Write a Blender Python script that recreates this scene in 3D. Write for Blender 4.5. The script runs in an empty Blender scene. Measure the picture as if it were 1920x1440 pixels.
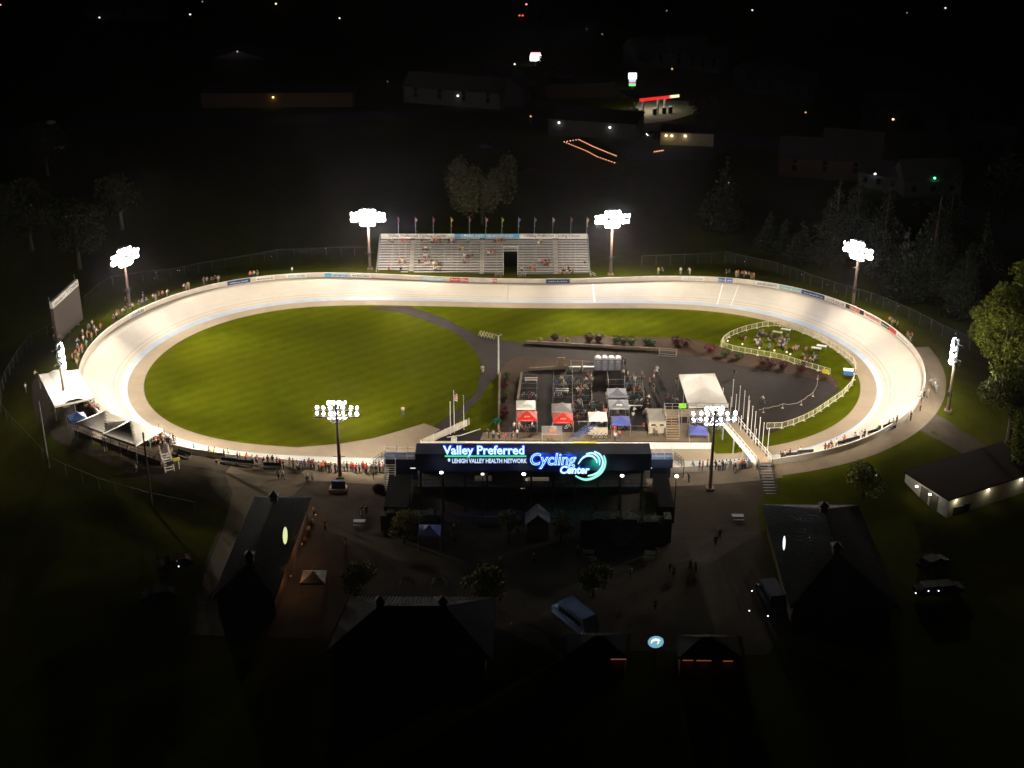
import bpy, bmesh, math, random
from mathutils import Vector, Matrix
from mathutils.bvhtree import BVHTree
R = math.radians
random.seed(7)
C = bpy.context.scene.collection
scene = bpy.context.scene
# ---------------------------------------------------------------- camera, world, exposure
H = 102.0; PIT = R(25); F = 2662.0
cam = bpy.data.cameras.new('camera'); camo = bpy.data.objects.new('camera', cam); C.objects.link(camo)
camo.location = (0, 0, H); camo.rotation_euler = (R(90) - PIT, 0, 0)
cam.sensor_width = 36; cam.lens = 36 * F / 1920; cam.clip_end = 6000; cam.clip_start = 1
scene.camera = camo
w = bpy.data.worlds.new('World'); scene.world = w; w.use_nodes = True
nt = w.node_tree; sky = nt.nodes.new('ShaderNodeTexSky'); sky.sky_type = 'NISHITA'; sky.sun_disc = False
sky.sun_elevation = R(1.5); sky.sun_rotation = R(300)
bg = nt.nodes['Background']; nt.links.new(sky.outputs[0], bg.inputs[0]); bg.inputs[1].default_value = 0.0013
scene.view_settings.view_transform = 'Standard'; scene.view_settings.look = 'None'
scene.view_settings.exposure = 0; scene.view_settings.gamma = 1
LIT = 1.34            # overall strength of the floodlights
# per mast: (azimuth off the mast's own heading in degrees, distance of the aim point in m, cone in degrees, watts)
BEAMS = {'P1':[(-50,22,76,14600),(-50,45,56,22900),(0,22,76,14900),(25,45,56,54000),(75,9,100,5900),(75,22,76,16500)],'P2':[(-75,45,56,44500),(-50,22,76,12100),(-25,45,56,74800),(0,45,56,67200),(50,22,76,10300)],'P3':[(-50,45,56,51600),(-25,45,56,34500),(0,22,76,16600),(0,45,56,70700),(50,22,76,13400),(50,45,56,22300),(-20,8,120,4500)],'P4':[(-50,22,76,21000),(-50,45,56,38800),(0,45,56,80300),(50,9,100,8700),(50,22,76,7200),(50,45,56,39300)],'P5':[(-50,22,76,11200),(0,22,76,10600),(25,9,100,5000),(50,45,56,28400),(163,60,84,5500)],'P8':[(-50,22,76,12900),(-50,45,56,15200),(0,45,56,50800),(50,9,100,5300),(-62,22,50,60000)],'P7':[(-75,45,56,52700),(-25,9,100,9000),(0,45,56,69400),(50,22,76,14400),(50,45,56,31500),(75,45,56,23000),(71,30,34,60000)],'P6':[(-50,22,76,12800),(-50,45,56,29200),(0,22,76,16600),(50,22,76,12400),(50,45,56,39700)]}
SPILL = {'P1': 3000, 'P2': 4300, 'P3': 500, 'P4': 500, 'P5': 2600, 'P8': 3200, 'P7': 1700, 'P6': 1300}
HAZE = 0.00008
LCOL = (1.0, 0.868, 0.68)
# ---------------------------------------------------------------- projection helpers (photo pixel -> place on the ground)
def ray(u, v):
    return (u - 960, F * math.cos(PIT) + (720 - v) * math.sin(PIT), -F * math.sin(PIT) + (720 - v) * math.cos(PIT))
def PZ(u, v, z=0.0):
    d = ray(u, v); t = (z - H) / d[2]; return Vector((d[0] * t, d[1] * t, z))
def PD(u, v, D):
    d = ray(u, v); t = D / d[1]; return Vector((d[0] * t, D, H + d[2] * t))
def proj(x, y, z):
    z -= H; d = y * math.cos(PIT) - z * math.sin(PIT); U = y * math.sin(PIT) + z * math.cos(PIT)
    return 960 + F * x / d, 720 - F * U / d
def smooth(t):
    t = max(0, min(1, t)); return t * t * (3 - 2 * t)
# ---------------------------------------------------------------- the ring
CX = [-1.84, -57.25, 22.49, 0.04, 0.02, -1.3, 2.76, 0.04, -0.0, 0.01, -0.04, 0.01, -0.05, -0.06, -0.04]
CY = [224.01, 14.8, 35.16, 0.11, -0.06, 4.71, 2.57, -0.04, 0.19, -0.07, -0.05, -0.02, -0.11, -0.13, 0.18]
def ring(t):
    x = CX[0]; y = CY[0]; dx = dy = 0
    for k in range(1, 8):
        c, s = math.cos(k * t), math.sin(k * t)
        x += CX[2*k-1] * c + CX[2*k] * s; y += CY[2*k-1] * c + CY[2*k] * s
        dx += k * (-CX[2*k-1] * s + CX[2*k] * c); dy += k * (-CY[2*k-1] * s + CY[2*k] * c)
    n = math.hypot(dx, dy)
    nx, ny = -dy / n, dx / n
    return x, y, nx, ny
_q = ring(0); SG = 1 if (_q[2] * (_q[0] + 2) + _q[3] * (_q[1] - 224)) > 0 else -1
def near_straight(x, y):
    return smooth((200 - y) / 8) * smooth((52 - abs(x)) / 20)
def Wd(x, y): return 6.8 - 0.9 * near_straight(x, y)
def hh(x, y): return 1.2 + 1.8 * smooth((abs(x + 1) - 5) / 60) - 0.15 * near_straight(x, y)
def rp(t, o, z=0.0):
    x, y, nx, ny = ring(t); return Vector((x + SG * nx * o, y + SG * ny * o, z))
NS = 360
TT = [2 * math.pi * i / NS for i in range(NS)]
OUT = []
for t in TT:
    x, y, nx, ny = ring(t); W = Wd(x, y); OUT.append((x + SG * nx * W, y + SG * ny * W, hh(x, y), SG * nx, SG * ny))
def berm(h, d):
    if d <= 3.5: return h
    return h * (1 - smooth((d - 3.5) / 14.0))
def terrain(x, y):
    b = min(range(0, NS, 6), key=lambda i: (OUT[i][0] - x) ** 2 + (OUT[i][1] - y) ** 2)
    i = min(range(b - 6, b + 7), key=lambda i: (OUT[i % NS][0] - x) ** 2 + (OUT[i % NS][1] - y) ** 2) % NS
    o = OUT[i]; d = (x - o[0]) * o[3] + (y - o[1]) * o[4]
    if d < -0.2:
        dd = math.hypot(x - o[0], y - o[1]); W = 6.8
        return max(0, o[2] * (1 - dd / W)) if dd < W else 0.0
    return berm(o[2], d)
def PT(u, v, lift=0.0):
    z = 0.0
    for _ in range(14):
        p = PZ(u, v, z); z2 = terrain(p.x, p.y); z = z + (z2 - z) * 0.7
    p = PZ(u, v, z); p.z = terrain(p.x, p.y) + lift; return p
def ringT(u, v, dz=0.5):
    best = min(range(NS), key=lambda i: (lambda q: (q[0] - u) ** 2 + (q[1] - v) ** 2)(proj(OUT[i][0], OUT[i][1], OUT[i][2] + dz)))
    bt = min([best + k / 10 for k in range(-12, 13)], key=lambda f: (lambda o: (lambda q: (q[0] - u) ** 2 + (q[1] - v) ** 2)(proj(o[0], o[1], o[2] + dz)))(outf(f)))
    return bt
def outf(f):
    i = math.floor(f); a = OUT[i % NS]; b = OUT[(i + 1) % NS]; k = f - i
    return tuple(a[j] + (b[j] - a[j]) * k for j in range(5))
# ---------------------------------------------------------------- mesh builder
class MB:
    def __init__(s): s.v = []; s.f = []; s.m = []
    def quad(s, a, b, c, d, m=0):
        n = len(s.v); s.v += [tuple(a), tuple(b), tuple(c), tuple(d)]; s.f.append((n, n+1, n+2, n+3)); s.m.append(m)
    def tri(s, a, b, c, m=0):
        n = len(s.v); s.v += [tuple(a), tuple(b), tuple(c)]; s.f.append((n, n+1, n+2)); s.m.append(m)
    def poly(s, pts, m=0):
        n = len(s.v); s.v += [tuple(p) for p in pts]; s.f.append(tuple(range(n, n+len(pts)))); s.m.append(m)
    def box(s, c, d, rz=0.0, m=0, M=None):
        hx, hy, hz = d[0]/2, d[1]/2, d[2]/2; n = len(s.v); cs, sn = math.cos(rz), math.sin(rz)
        for z in (-hz, hz):
            for x, y in ((-hx, -hy), (hx, -hy), (hx, hy), (-hx, hy)):
                p = Vector((c[0] + x*cs - y*sn, c[1] + x*sn + y*cs, c[2] + z))
                s.v.append(tuple(M @ p if M else p))
        for f in ((3,2,1,0),(4,5,6,7),(0,1,5,4),(1,2,6,5),(2,3,7,6),(3,0,4,7)):
            s.f.append(tuple(n+i for i in f)); s.m.append(m)
    def bar(s, p, q, r, r2=None, k=6, m=0):
        p = Vector(p); q = Vector(q); r2 = r if r2 is None else r2; d = (q - p)
        if d.length < 1e-6: return
        d.normalize(); a = d.orthogonal().normalized(); b = d.cross(a); n = len(s.v)
        for c, rr in ((p, r), (q, r2)):
            for i in range(k):
                g = 2*math.pi*i/k; s.v.append(tuple(c + a*math.cos(g)*rr + b*math.sin(g)*rr))
        for i in range(k):
            j = (i+1) % k; s.f.append((n+i, n+j, n+k+j, n+k+i)); s.m.append(m)
        s.f.append(tuple(n+i for i in reversed(range(k)))); s.m.append(m)
        s.f.append(tuple(n+k+i for i in range(k))); s.m.append(m)
    def chain(s, pts, r, k=5, m=0):
        for a, b in zip(pts, pts[1:]): s.bar(a, b, r, k=k, m=m)
    def ball(s, c, r, sz=1.0, seg=10, rng=6, m=0, z0=-1.0):
        n = len(s.v)
        for j in range(rng+1):
            ph = -math.pi/2 + math.pi*j/rng
            ph = max(ph, math.asin(max(-1, z0)))
            for i in range(seg):
                g = 2*math.pi*i/seg
                s.v.append((c[0] + r*math.cos(ph)*math.cos(g), c[1] + r*math.cos(ph)*math.sin(g), c[2] + r*sz*math.sin(ph)))
        for j in range(rng):
            for i in range(seg):
                k = (i+1) % seg; s.f.append((n+j*seg+i, n+j*seg+k, n+(j+1)*seg+k, n+(j+1)*seg+i)); s.m.append(m)
    def prism(s, pts, z0, z1, m=0, mt=None):
        for a, b in zip(pts, pts[1:] + pts[:1]):
            s.quad((a[0], a[1], z0), (b[0], b[1], z0), (b[0], b[1], z1), (a[0], a[1], z1), m)
        s.poly([(p[0], p[1], z1) for p in pts], m if mt is None else mt); s.poly([(p[0], p[1], z0) for p in reversed(pts)], m)
    def xf(s, M):
        s.v = [tuple(M @ Vector(v)) for v in s.v]; return s
    def mesh(s, name, mats):
        me = bpy.data.meshes.new(name); me.from_pydata(s.v, [], s.f)
        for m in (mats if isinstance(mats, (list, tuple)) else [mats]): me.materials.append(m)
        for p, i in zip(me.polygons, s.m): p.material_index = i
        me.update(); return me
    def build(s, name, mats, parent=None, loc=None, rz=0.0, sm=False):
        me = s.mesh(name, mats); o = bpy.data.objects.new(name, me); C.objects.link(o)
        if sm:
            for p in me.polygons: p.use_smooth = True
        if parent: o.parent = parent
        if loc is not None: o.location = loc; o.rotation_euler = (0, 0, rz)
        return o
def tag(o, label=None, cat=None, group=None, kind=None):
    if label: o['label'] = label
    if cat: o['category'] = cat
    if group: o['group'] = group
    if kind: o['kind'] = kind
    return o
def empty(name, loc, rz=0.0):
    o = bpy.data.objects.new(name, None); C.objects.link(o); o.location = loc; o.rotation_euler = (0, 0, rz)
    o.empty_display_size = 0.3; return o
def copy_tree(o, parent=None):
    c = o.copy(); C.objects.link(c)
    if parent: c.parent = parent
    for ch in [x for x in KIDS.get(o.name, [])]: copy_tree(ch, c)
    return c
KIDS = {}
def freeze(root):
    for ch in list(C.objects):
        if ch.parent: KIDS.setdefault(ch.parent.name, [])
    def rec(o):
        KIDS[o.name] = [x for x in C.objects if x.parent == o]
        for x in KIDS[o.name]: rec(x)
    rec(root)
# ---------------------------------------------------------------- materials
MATS = {}
def mat(name, col, rough=0.8, metal=0.0, var=0.12, scale=3.0, emit=None, es=0.0, alpha=None, objcol=False, bump=0.0, spec=0.3, sample='AUTO'):
    if name in MATS: return MATS[name]
    m = bpy.data.materials.new(name); m.use_nodes = True; t = m.node_tree; b = t.nodes['Principled BSDF']
    b.inputs['Roughness'].default_value = rough; b.inputs['Metallic'].default_value = metal
    b.inputs['Specular IOR Level'].default_value = spec
    src = None
    if objcol:
        oi = t.nodes.new('ShaderNodeObjectInfo'); src = oi.outputs['Color']
    tc = t.nodes.new('ShaderNodeTexCoord'); n = t.nodes.new('ShaderNodeTexNoise'); n.inputs['Scale'].default_value = scale; n.inputs['Detail'].default_value = 5
    t.links.new(tc.outputs['Object'], n.inputs['Vector'])
    mr = t.nodes.new('ShaderNodeMapRange'); mr.inputs[1].default_value = 0.3; mr.inputs[2].default_value = 0.7
    mr.inputs[3].default_value = 1 - var; mr.inputs[4].default_value = 1 + var
    t.links.new(n.outputs['Fac'], mr.inputs[0])
    mx = t.nodes.new('ShaderNodeVectorMath'); mx.operation = 'SCALE'
    if src: t.links.new(src, mx.inputs[0])
    else: mx.inputs[0].default_value = col[:3]
    t.links.new(mr.outputs[0], mx.inputs['Scale']); t.links.new(mx.outputs[0], b.inputs['Base Color'])
    if emit:
        b.inputs['Emission Color'].default_value = (*emit, 1); b.inputs['Emission Strength'].default_value = es
        try: m.cycles.emission_sampling = sample
        except Exception: pass
    if alpha is not None: b.inputs['Alpha'].default_value = alpha
    if bump:
        bn = t.nodes.new('ShaderNodeBump'); bn.inputs['Strength'].default_value = bump
        t.links.new(n.outputs['Fac'], bn.inputs['Height']); t.links.new(bn.outputs[0], b.inputs['Normal'])
    MATS[name] = m; return m
def glow(name, col, s, sample='NONE'):
    if name in MATS: return MATS[name]
    m = bpy.data.materials.new(name); m.use_nodes = True; t = m.node_tree; t.nodes.remove(t.nodes['Principled BSDF'])
    e = t.nodes.new('ShaderNodeEmission'); e.inputs[0].default_value = (*col, 1); e.inputs[1].default_value = s
    t.links.new(e.outputs[0], t.nodes['Material Output'].inputs[0]); m.cycles.emission_sampling = sample
    MATS[name] = m; return m
def ground_mat(name, c1, c2, c3, s1, s2, rough=0.95, stripe=0.0, crack=False, bumps=0.3, spec=0.15):
    m = bpy.data.materials.new(name); m.use_nodes = True; t = m.node_tree; b = t.nodes['Principled BSDF']
    b.inputs['Roughness'].default_value = rough; b.inputs['Specular IOR Level'].default_value = spec
    tc = t.nodes.new('ShaderNodeTexCoord')
    def noise(sc, det=6):
        n = t.nodes.new('ShaderNodeTexNoise'); n.inputs['Scale'].default_value = sc; n.inputs['Detail'].default_value = det
        n.inputs['Roughness'].default_value = 0.65; t.links.new(tc.outputs['Object'], n.inputs['Vector']); return n
    n1 = noise(s1); n2 = noise(s2, 3)
    r1 = t.nodes.new('ShaderNodeValToRGB'); r1.color_ramp.elements[0].position = 0.36; r1.color_ramp.elements[1].position = 0.66
    r1.color_ramp.elements[0].color = (*c1, 1); r1.color_ramp.elements[1].color = (*c2, 1); t.links.new(n1.outputs[0], r1.inputs[0])
    mx = t.nodes.new('ShaderNodeMix'); mx.data_type = 'RGBA'; r2 = t.nodes.new('ShaderNodeMapRange')
    r2.inputs[1].default_value = 0.42; r2.inputs[2].default_value = 0.68; r2.inputs[4].default_value = 0.75; t.links.new(n2.outputs[0], r2.inputs[0])
    t.links.new(r2.outputs[0], mx.inputs[0]); t.links.new(r1.outputs[0], mx.inputs[6]); mx.inputs[7].default_value = (*c3, 1)
    out = mx.outputs[2]
    if stripe:
        wv = t.nodes.new('ShaderNodeTexWave'); wv.inputs['Scale'].default_value = 0.11; wv.inputs['Distortion'].default_value = 0.6
        wv.inputs['Detail'].default_value = 2
        mp = t.nodes.new('ShaderNodeMapping'); mp.inputs['Rotation'].default_value = (0, 0, 0.9); t.links.new(tc.outputs['Object'], mp.inputs[0]); t.links.new(mp.outputs[0], wv.inputs[0])
        ms = t.nodes.new('ShaderNodeMapRange'); ms.inputs[3].default_value = 1 - stripe; ms.inputs[4].default_value = 1 + stripe; t.links.new(wv.outputs['Fac'], ms.inputs[0])
        sc = t.nodes.new('ShaderNodeVectorMath'); sc.operation = 'SCALE'; t.links.new(out, sc.inputs[0]); t.links.new(ms.outputs[0], sc.inputs['Scale']); out = sc.outputs[0]
    t.links.new(out, b.inputs['Base Color'])
    n3 = noise(9.0, 3); bn = t.nodes.new('ShaderNodeBump'); bn.inputs['Strength'].default_value = bumps; bn.inputs['Distance'].default_value = 0.08
    t.links.new(n3.outputs[0], bn.inputs['Height']); t.links.new(bn.outputs[0], b.inputs['Normal'])
    MATS[name] = m; return m
GRASS = ground_mat('lawn_grass', (0.058, 0.071, 0.002), (0.077, 0.091, 0.004), (0.066, 0.072, 0.003), 0.5, 0.05, stripe=0.07, bumps=0.5, spec=0.0)
FIELD = ground_mat('field_grass', (0.036, 0.044, 0.003), (0.053, 0.061, 0.005), (0.047, 0.045, 0.009), 0.3, 0.04, bumps=0.5, spec=0.0)
ASPH = ground_mat('asphalt', (0.026, 0.0195, 0.0175), (0.036, 0.027, 0.0245), (0.020, 0.0155, 0.014), 0.8, 0.08)
PLAZA = ground_mat('plaza_asphalt', (0.046, 0.037, 0.026), (0.062, 0.049, 0.035), (0.031, 0.025, 0.018), 0.5, 0.07)
CONC = ground_mat('concrete', (0.29, 0.235, 0.165), (0.335, 0.275, 0.195), (0.26, 0.205, 0.145), 0.4, 0.09)
TRK = ground_mat('track_concrete', (0.445, 0.412, 0.353), (0.495, 0.458, 0.394), (0.42, 0.388, 0.331), 0.35, 0.06, rough=0.7)
MULCH = ground_mat('mulch', (0.050, 0.026, 0.015), (0.072, 0.038, 0.021), (0.042, 0.023, 0.013), 1.2, 0.2)
ROADM = ground_mat('road_asphalt', (0.045, 0.043, 0.042), (0.06, 0.057, 0.055), (0.04, 0.038, 0.037), 0.5, 0.05)
M = dict(dullrail=mat('dull_rail_steel', (.15, .145, .14), .6),fence=mat('dull_fence_steel', (.11, .115, .11), .7),
 band=mat('pale_blue_paint', (0.32, 0.39, 0.48), 0.6, scale=0.5, var=0.08), line=mat('faded_line_paint', (0.30, 0.24, 0.22), 0.7),
 bluel=mat('blue_line_paint', (0.34, 0.36, 0.45), 0.7), wline=mat('white_line_paint', (0.75, 0.73, 0.70), 0.6),
 wall=mat('white_wall_paint', (0.60, 0.55, 0.48), 0.6, scale=0.6, var=0.08), white=mat('white_paint', (0.72, 0.70, 0.66), 0.5, scale=2),
 steel=mat('galvanised_steel', (0.42, 0.42, 0.42), 0.45, 0.6), dsteel=mat('dark_steel', (0.035, 0.032, 0.03), 0.5, 0.3), rust=mat('brown_pole_paint', (0.13, 0.09, 0.07), 0.6),
 alu=mat('bleacher_aluminium', (0.66, 0.60, 0.56), 0.5, 0.0, scale=1.5), black=mat('black', (0.006, 0.006, 0.007), 0.9, spec=0.05), dark=mat('charcoal', (0.035, 0.036, 0.04), 0.8),
 navy=mat('navy_cladding', (0.03, 0.05, 0.11), 0.6, scale=0.8), tent=mat('white_canvas', (0.76, 0.73, 0.68), 0.55, scale=0.7, var=0.06, bump=0.2),
 wood=mat('weathered_wood', (0.30, 0.23, 0.15), 0.8, scale=2), red=mat('red_canvas', (0.45, 0.025, 0.02), 0.6), blue=mat('blue_canvas', (0.10, 0.12, 0.42), 0.6),
 grey=mat('grey_canvas', (0.33, 0.34, 0.40), 0.6), dgrey=mat('dark_grey_canvas', (0.20, 0.19, 0.19), 0.6), orange=mat('orange_paint', (0.65, 0.17, 0.05), 0.6),
 lilac=mat('lilac_canvas', (0.24, 0.26, 0.62), 0.6), teal=mat('teal_vinyl', (0.26, 0.46, 0.50), 0.5), sky=mat('sky_blue_vinyl', (0.10, 0.38, 0.62), 0.5), pale=mat('pale_blue_vinyl', (0.42, 0.55, 0.66), 0.5),
 vred=mat('red_vinyl', (0.55, 0.05, 0.05), 0.5), coral=mat('coral_vinyl', (0.62, 0.16, 0.13), 0.5), vnavy=mat('navy_vinyl', (0.03, 0.05, 0.17), 0.5), vblack=mat('black_vinyl', (0.03, 0.025, 0.03), 0.5), ink=mat('grey_ink', (0.16, 0.15, 0.16), 0.6),
 vblue=mat('blue_vinyl', (0.06, 0.15, 0.42), 0.5), yel=mat('yellow_vinyl', (0.60, 0.50, 0.04), 0.5), green=mat('green_vinyl', (0.25, 0.75, 0.05), 0.5), 
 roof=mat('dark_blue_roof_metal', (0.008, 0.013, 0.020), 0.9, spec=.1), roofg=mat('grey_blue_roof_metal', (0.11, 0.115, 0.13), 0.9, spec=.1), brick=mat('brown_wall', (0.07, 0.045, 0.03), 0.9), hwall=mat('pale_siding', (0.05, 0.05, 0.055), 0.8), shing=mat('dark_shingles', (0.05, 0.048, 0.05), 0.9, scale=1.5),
 glass=mat('dark_glass', (0.01, 0.012, 0.015), 0.15, spec=0.6), wstone=mat('retaining_stone', (0.20, 0.15, 0.11), 0.9), rubber=mat('rubber', (0.02, 0.02, 0.02), 0.9),
 cream=mat('cream_panel', (0.50, 0.44, 0.34), 0.7), plastic=mat('grey_plastic', (0.24, 0.26, 0.29), 0.6), wplastic=mat('white_plastic', (0.7, 0.7, 0.7), 0.5), screen=mat('unlit_led_face', (0.075, 0.058, 0.048), 0.75, scale=6, var=0.06))
LAMP = glow('floodlight_glass', (1.0, 0.96, 1.0), 90)
LAMPN = glow('floodlight_glass_side', (1.0, 0.95, 1.0), 14)
WARM = glow('warm_lamp', (1.0, 0.72, 0.38), 9); COOL = glow('cool_lamp', (0.85, 0.93, 1.0), 9); AMBER = glow('amber_lamp', (1.0, 0.42, 0.12), 6); REDL = glow('red_lamp', (1.0, 0.05, 0.03), 5)
GREENL = glow('green_lamp', (0.25, 1.0, 0.45), 8); YGREEN = glow('yellow_green_lamp', (0.85, 1.0, 0.55), 14)
# ---------------------------------------------------------------- text
_tx = {}
def text_data(body, bold=0.0, tube=0.0, shear=0.0):
    k = (body, bold, tube, shear)
    if k in _tx: return _tx[k]
    cu = bpy.data.curves.new('txt', 'FONT'); cu.body = body; cu.offset = bold; cu.shear = shear; cu.resolution_u = 3
    if tube: cu.fill_mode = 'NONE'; cu.bevel_depth = tube; cu.bevel_resolution = 0
    o = bpy.data.objects.new('txt', cu); C.objects.link(o)
    dg = bpy.context.evaluated_depsgraph_get(); dg.update()
    me = bpy.data.meshes.new_from_object(o.evaluated_get(dg))
    vs = [tuple(v.co) for v in me.vertices]; fs = [tuple(p.vertices) for p in me.polygons]
    bpy.data.objects.remove(o); bpy.data.curves.remove(cu); bpy.data.meshes.remove(me)
    x0 = min(v[0] for v in vs); x1 = max(v[0] for v in vs); y0 = min(v[1] for v in vs); y1 = max(v[1] for v in vs)
    _tx[k] = (vs, fs, x0, x1, y0, y1); return _tx[k]
def put_text(body, name, m, parent, mapper, w, h, bold=0.02, tube=0.0, shear=0.0, depth=0.0):
    vs, fs, x0, x1, y0, y1 = text_data(body, bold, tube, shear); b = MB()
    sx = w / (x1 - x0); sy = h / (y1 - y0)
    b.v = [tuple(mapper((v[0] - x0) * sx, (v[1] - y0) * sy, v[2] * sy)) for v in vs]; b.f = fs; b.m = [0] * len(fs)
    return b.build(name, m, parent)
# ---------------------------------------------------------------- ground, track
def strips(name, offs, m_idx, mats, hfun, t0=0, t1=NS, label=None, kind='structure'):
    b = MB(); n = t1 - t0; full = n >= NS
    for i in range(t0, t1 + (0 if full else 1)):
        for o in offs: b.v.append(tuple(hfun(i % NS, o)))
    k = len(offs); rows = n if full else n + 1
    for i in range(n):
        j = (i + 1) % rows
        for q in range(k - 1):
            b.f.append((i*k+q, i*k+q+1, j*k+q+1, j*k+q)); b.m.append(m_idx[q])
    o = b.build(name, mats, sm=False); 
    if kind: o['kind'] = kind
    bm = bmesh.new(); bm.from_mesh(o.data); bmesh.ops.recalc_face_normals(bm, faces=bm.faces[:]); bm.to_mesh(o.data); bm.free()
    for p in o.data.polygons:
        p.use_smooth = True
    if o.data.polygons[0].normal.z < 0: o.data.flip_normals()
    return o
# infield lawn (flat) as one sheet
b = MB(); ctr = (-1.84, 224, 0)
for i in range(NS):
    b.tri(ctr, rp(TT[i], -3.15), rp(TT[(i+1) % NS], -3.15))
tag(b.build('infield_lawn', GRASS), kind='structure')
def hap(i, o): return rp(TT[i], o, 0.0)
strips('track_apron', [-3.15, -1.6, -0.45], [0, 0], [CONC], hap)
def htrk(i, f):
    x, y, nx, ny = ring(TT[i]); W = Wd(x, y); h = hh(x, y)
    o = -0.45 + f * (W + 0.45)
    return (x + SG*nx*o, y + SG*ny*o, h * (f * 0.75 + 0.25 * f * f) if f > 0 else 0)
F_ = [0, 0.125, 0.205, 0.215, 0.30, 0.312, 0.46, 0.472, 0.72, 1.0]
strips('track_surface', F_, [1, 0, 2, 0, 2, 0, 3, 0, 0], [TRK, M['band'], M['line'], M['bluel']], htrk)
def hout(i, d):
    o = OUT[i]; return (o[0] + o[3]*d, o[1] + o[4]*d, berm(o[2], d) if d < 18 else 0)
offs = [0.0, 1.2, 2.4, 3.5, 4.5, 5.5, 6.5, 7.5, 8.5, 9.5, 10.5, 11.5, 12.5, 13.5, 14.5, 15.5, 17.5, 24, 40, 80, 160, 400, 1200, 3000]
o = strips('ground', offs, [0]*(len(offs)-1), [FIELD], hout)
# ring walls
b = MB()
for i in range(NS):
    j = (i + 1) % NS
    A, B = OUT[i], OUT[j]
    def hw(o): return 0.95 if near_straight(o[0], o[1]) > 0.3 else 1.05
    for (d0, d1, z0, z1) in ((0.0, 0.22, -0.5, 1.0),):
        P0 = (A[0]+A[3]*d0, A[1]+A[4]*d0); P1 = (B[0]+B[3]*d0, B[1]+B[4]*d0); Q0 = (A[0]+A[3]*d1, A[1]+A[4]*d1); Q1 = (B[0]+B[3]*d1, B[1]+B[4]*d1)
        za, zb = A[2], B[2]
        b.quad((*P0, za-.3), (*P1, zb-.3), (*P1, zb+1), (*P0, za+1)); b.quad((*Q1, zb-.3), (*Q0, za-.3), (*Q0, za+1), (*Q1, zb+1)); b.quad((*P0, za+1), (*P1, zb+1), (*Q1, zb+1), (*Q0, za+1))
TW = b.build('track_wall', M['wall']); tag(TW, 'long low white wall around the outer edge of the banked track', 'wall')
b = MB()
for i in range(0, NS):
    j = (i+1) % NS; b.quad(*[(OUT[k][0]-OUT[k][3]*d, OUT[k][1]-OUT[k][4]*d, OUT[k][2]+0.03 + (0.1 if d < .1 else 0)) for k, d in ((i, .35), (j, .35), (j, .02), (i, .02))])
b.build('base_kerb', mat('grey_kerb', (0.33, 0.29, 0.24), 0.8), TW)
def drape(name, px, m, lift, flat=False, kind='structure', step=2.0, world=None):
    pts = world or [(PZ(u, v) if flat else PT(u, v)) for u, v in px]
    bm = bmesh.new(); vs = [bm.verts.new((p[0], p[1], 0)) for p in pts]; bm.faces.new(vs)
    bmesh.ops.triangulate(bm, faces=bm.faces[:])
    if not flat:
        xs = [p[0] for p in pts]; ys = [p[1] for p in pts]
        for ax, (lo, hi) in ((0, (min(xs), max(xs))), (1, (min(ys), max(ys)))):
            g = math.ceil(lo / step) * step
            while g < hi:
                co = [0, 0, 0]; co[ax] = g; no = [0, 0, 0]; no[ax] = 1
                bmesh.ops.bisect_plane(bm, geom=bm.verts[:] + bm.edges[:] + bm.faces[:], plane_co=co, plane_no=no); g += step
    for v in bm.verts: v.co.z = (0 if flat else terrain(v.co.x, v.co.y)) + lift
    for f in bm.faces:
        f.normal_update()
        if f.normal.z < 0: f.normal_flip()
    me = bpy.data.meshes.new(name); bm.to_mesh(me); bm.free(); me.materials.append(m)
    o = bpy.data.objects.new(name, me); C.objects.link(o)
    if kind: o['kind'] = kind
    return o
path_px = [(764, 574.5), (803, 586), (842, 600.6), (865, 614), (895, 628), (929, 637), (985, 643), (1067, 649), (1150, 654), (1237, 658), (1280, 665), (1355, 680), (1407, 689), (1480, 701), (1542, 714), (1560, 720), (1571, 728), (1568, 736), (1542, 755), (1501, 780), (1470, 803), (1428, 818), (1400, 828), (1334, 838), (1334, 830), (795, 826), (810, 803), (835, 784), (865, 765), (890, 740), (903, 700), (897, 667), (879, 644), (849, 621), (803, 603), (757, 587), (700, 579), (686, 577.3), (700, 576.5)]
drape('infield_road', path_px, ASPH, 0.02, True)
drape('infield_apron_concrete', [(560, 839), (640, 832), (700, 822), (750, 808), (795, 794), (812, 800), (826, 806), (790, 827), (790, 840.8), (1334, 840.8), (1345, 851), (1334, 862), (700, 856), (600, 852), (500, 846)], CONC, 0.04, True)
drape('lawn', [(937, 702), (915, 722), (902, 745), (880, 768), (850, 795), (872, 808), (932, 808), (936, 760)], GRASS, 0.04, True)
drape('lawn', [(1328, 801), (1355, 797), (1363, 807), (1388, 841), (1400, 845), (1380, 850), (1342, 851), (1334, 841)], GRASS, 0.06, True)
drape('flower_bed_soil', [(945, 685), (962, 673), (983, 668), (1017, 670), (1112, 677), (1112, 681), (1062, 690), (992, 694), (977, 702), (972, 750), (950, 806), (935, 806), (937, 700)], MULCH, 0.06, True)
drape('flower_bed_soil', [(985, 640), (1046, 631), (1140, 631), (1192, 633), (1276, 632.5), (1324, 643), (1347, 649), (1376, 660), (1459, 674), (1522, 691), (1555, 700), (1567.5, 712), (1573, 729), (1560, 721), (1542, 714), (1480, 701), (1407, 689), (1355, 680), (1280, 665), (1237, 658), (1150, 654), (1067, 649), (985, 643)], MULCH, 0.05, True)
drape('paddock_concrete', [(906, 811), (1100, 811), (1140, 807), (1228, 809), (1262, 795), (1290, 793), (1330, 812), (1334, 829), (900, 826)], mat('worn_tan_concrete', (0.20, 0.155, 0.105), 0.9, scale=0.6, var=0.1), 0.05, True)
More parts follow.
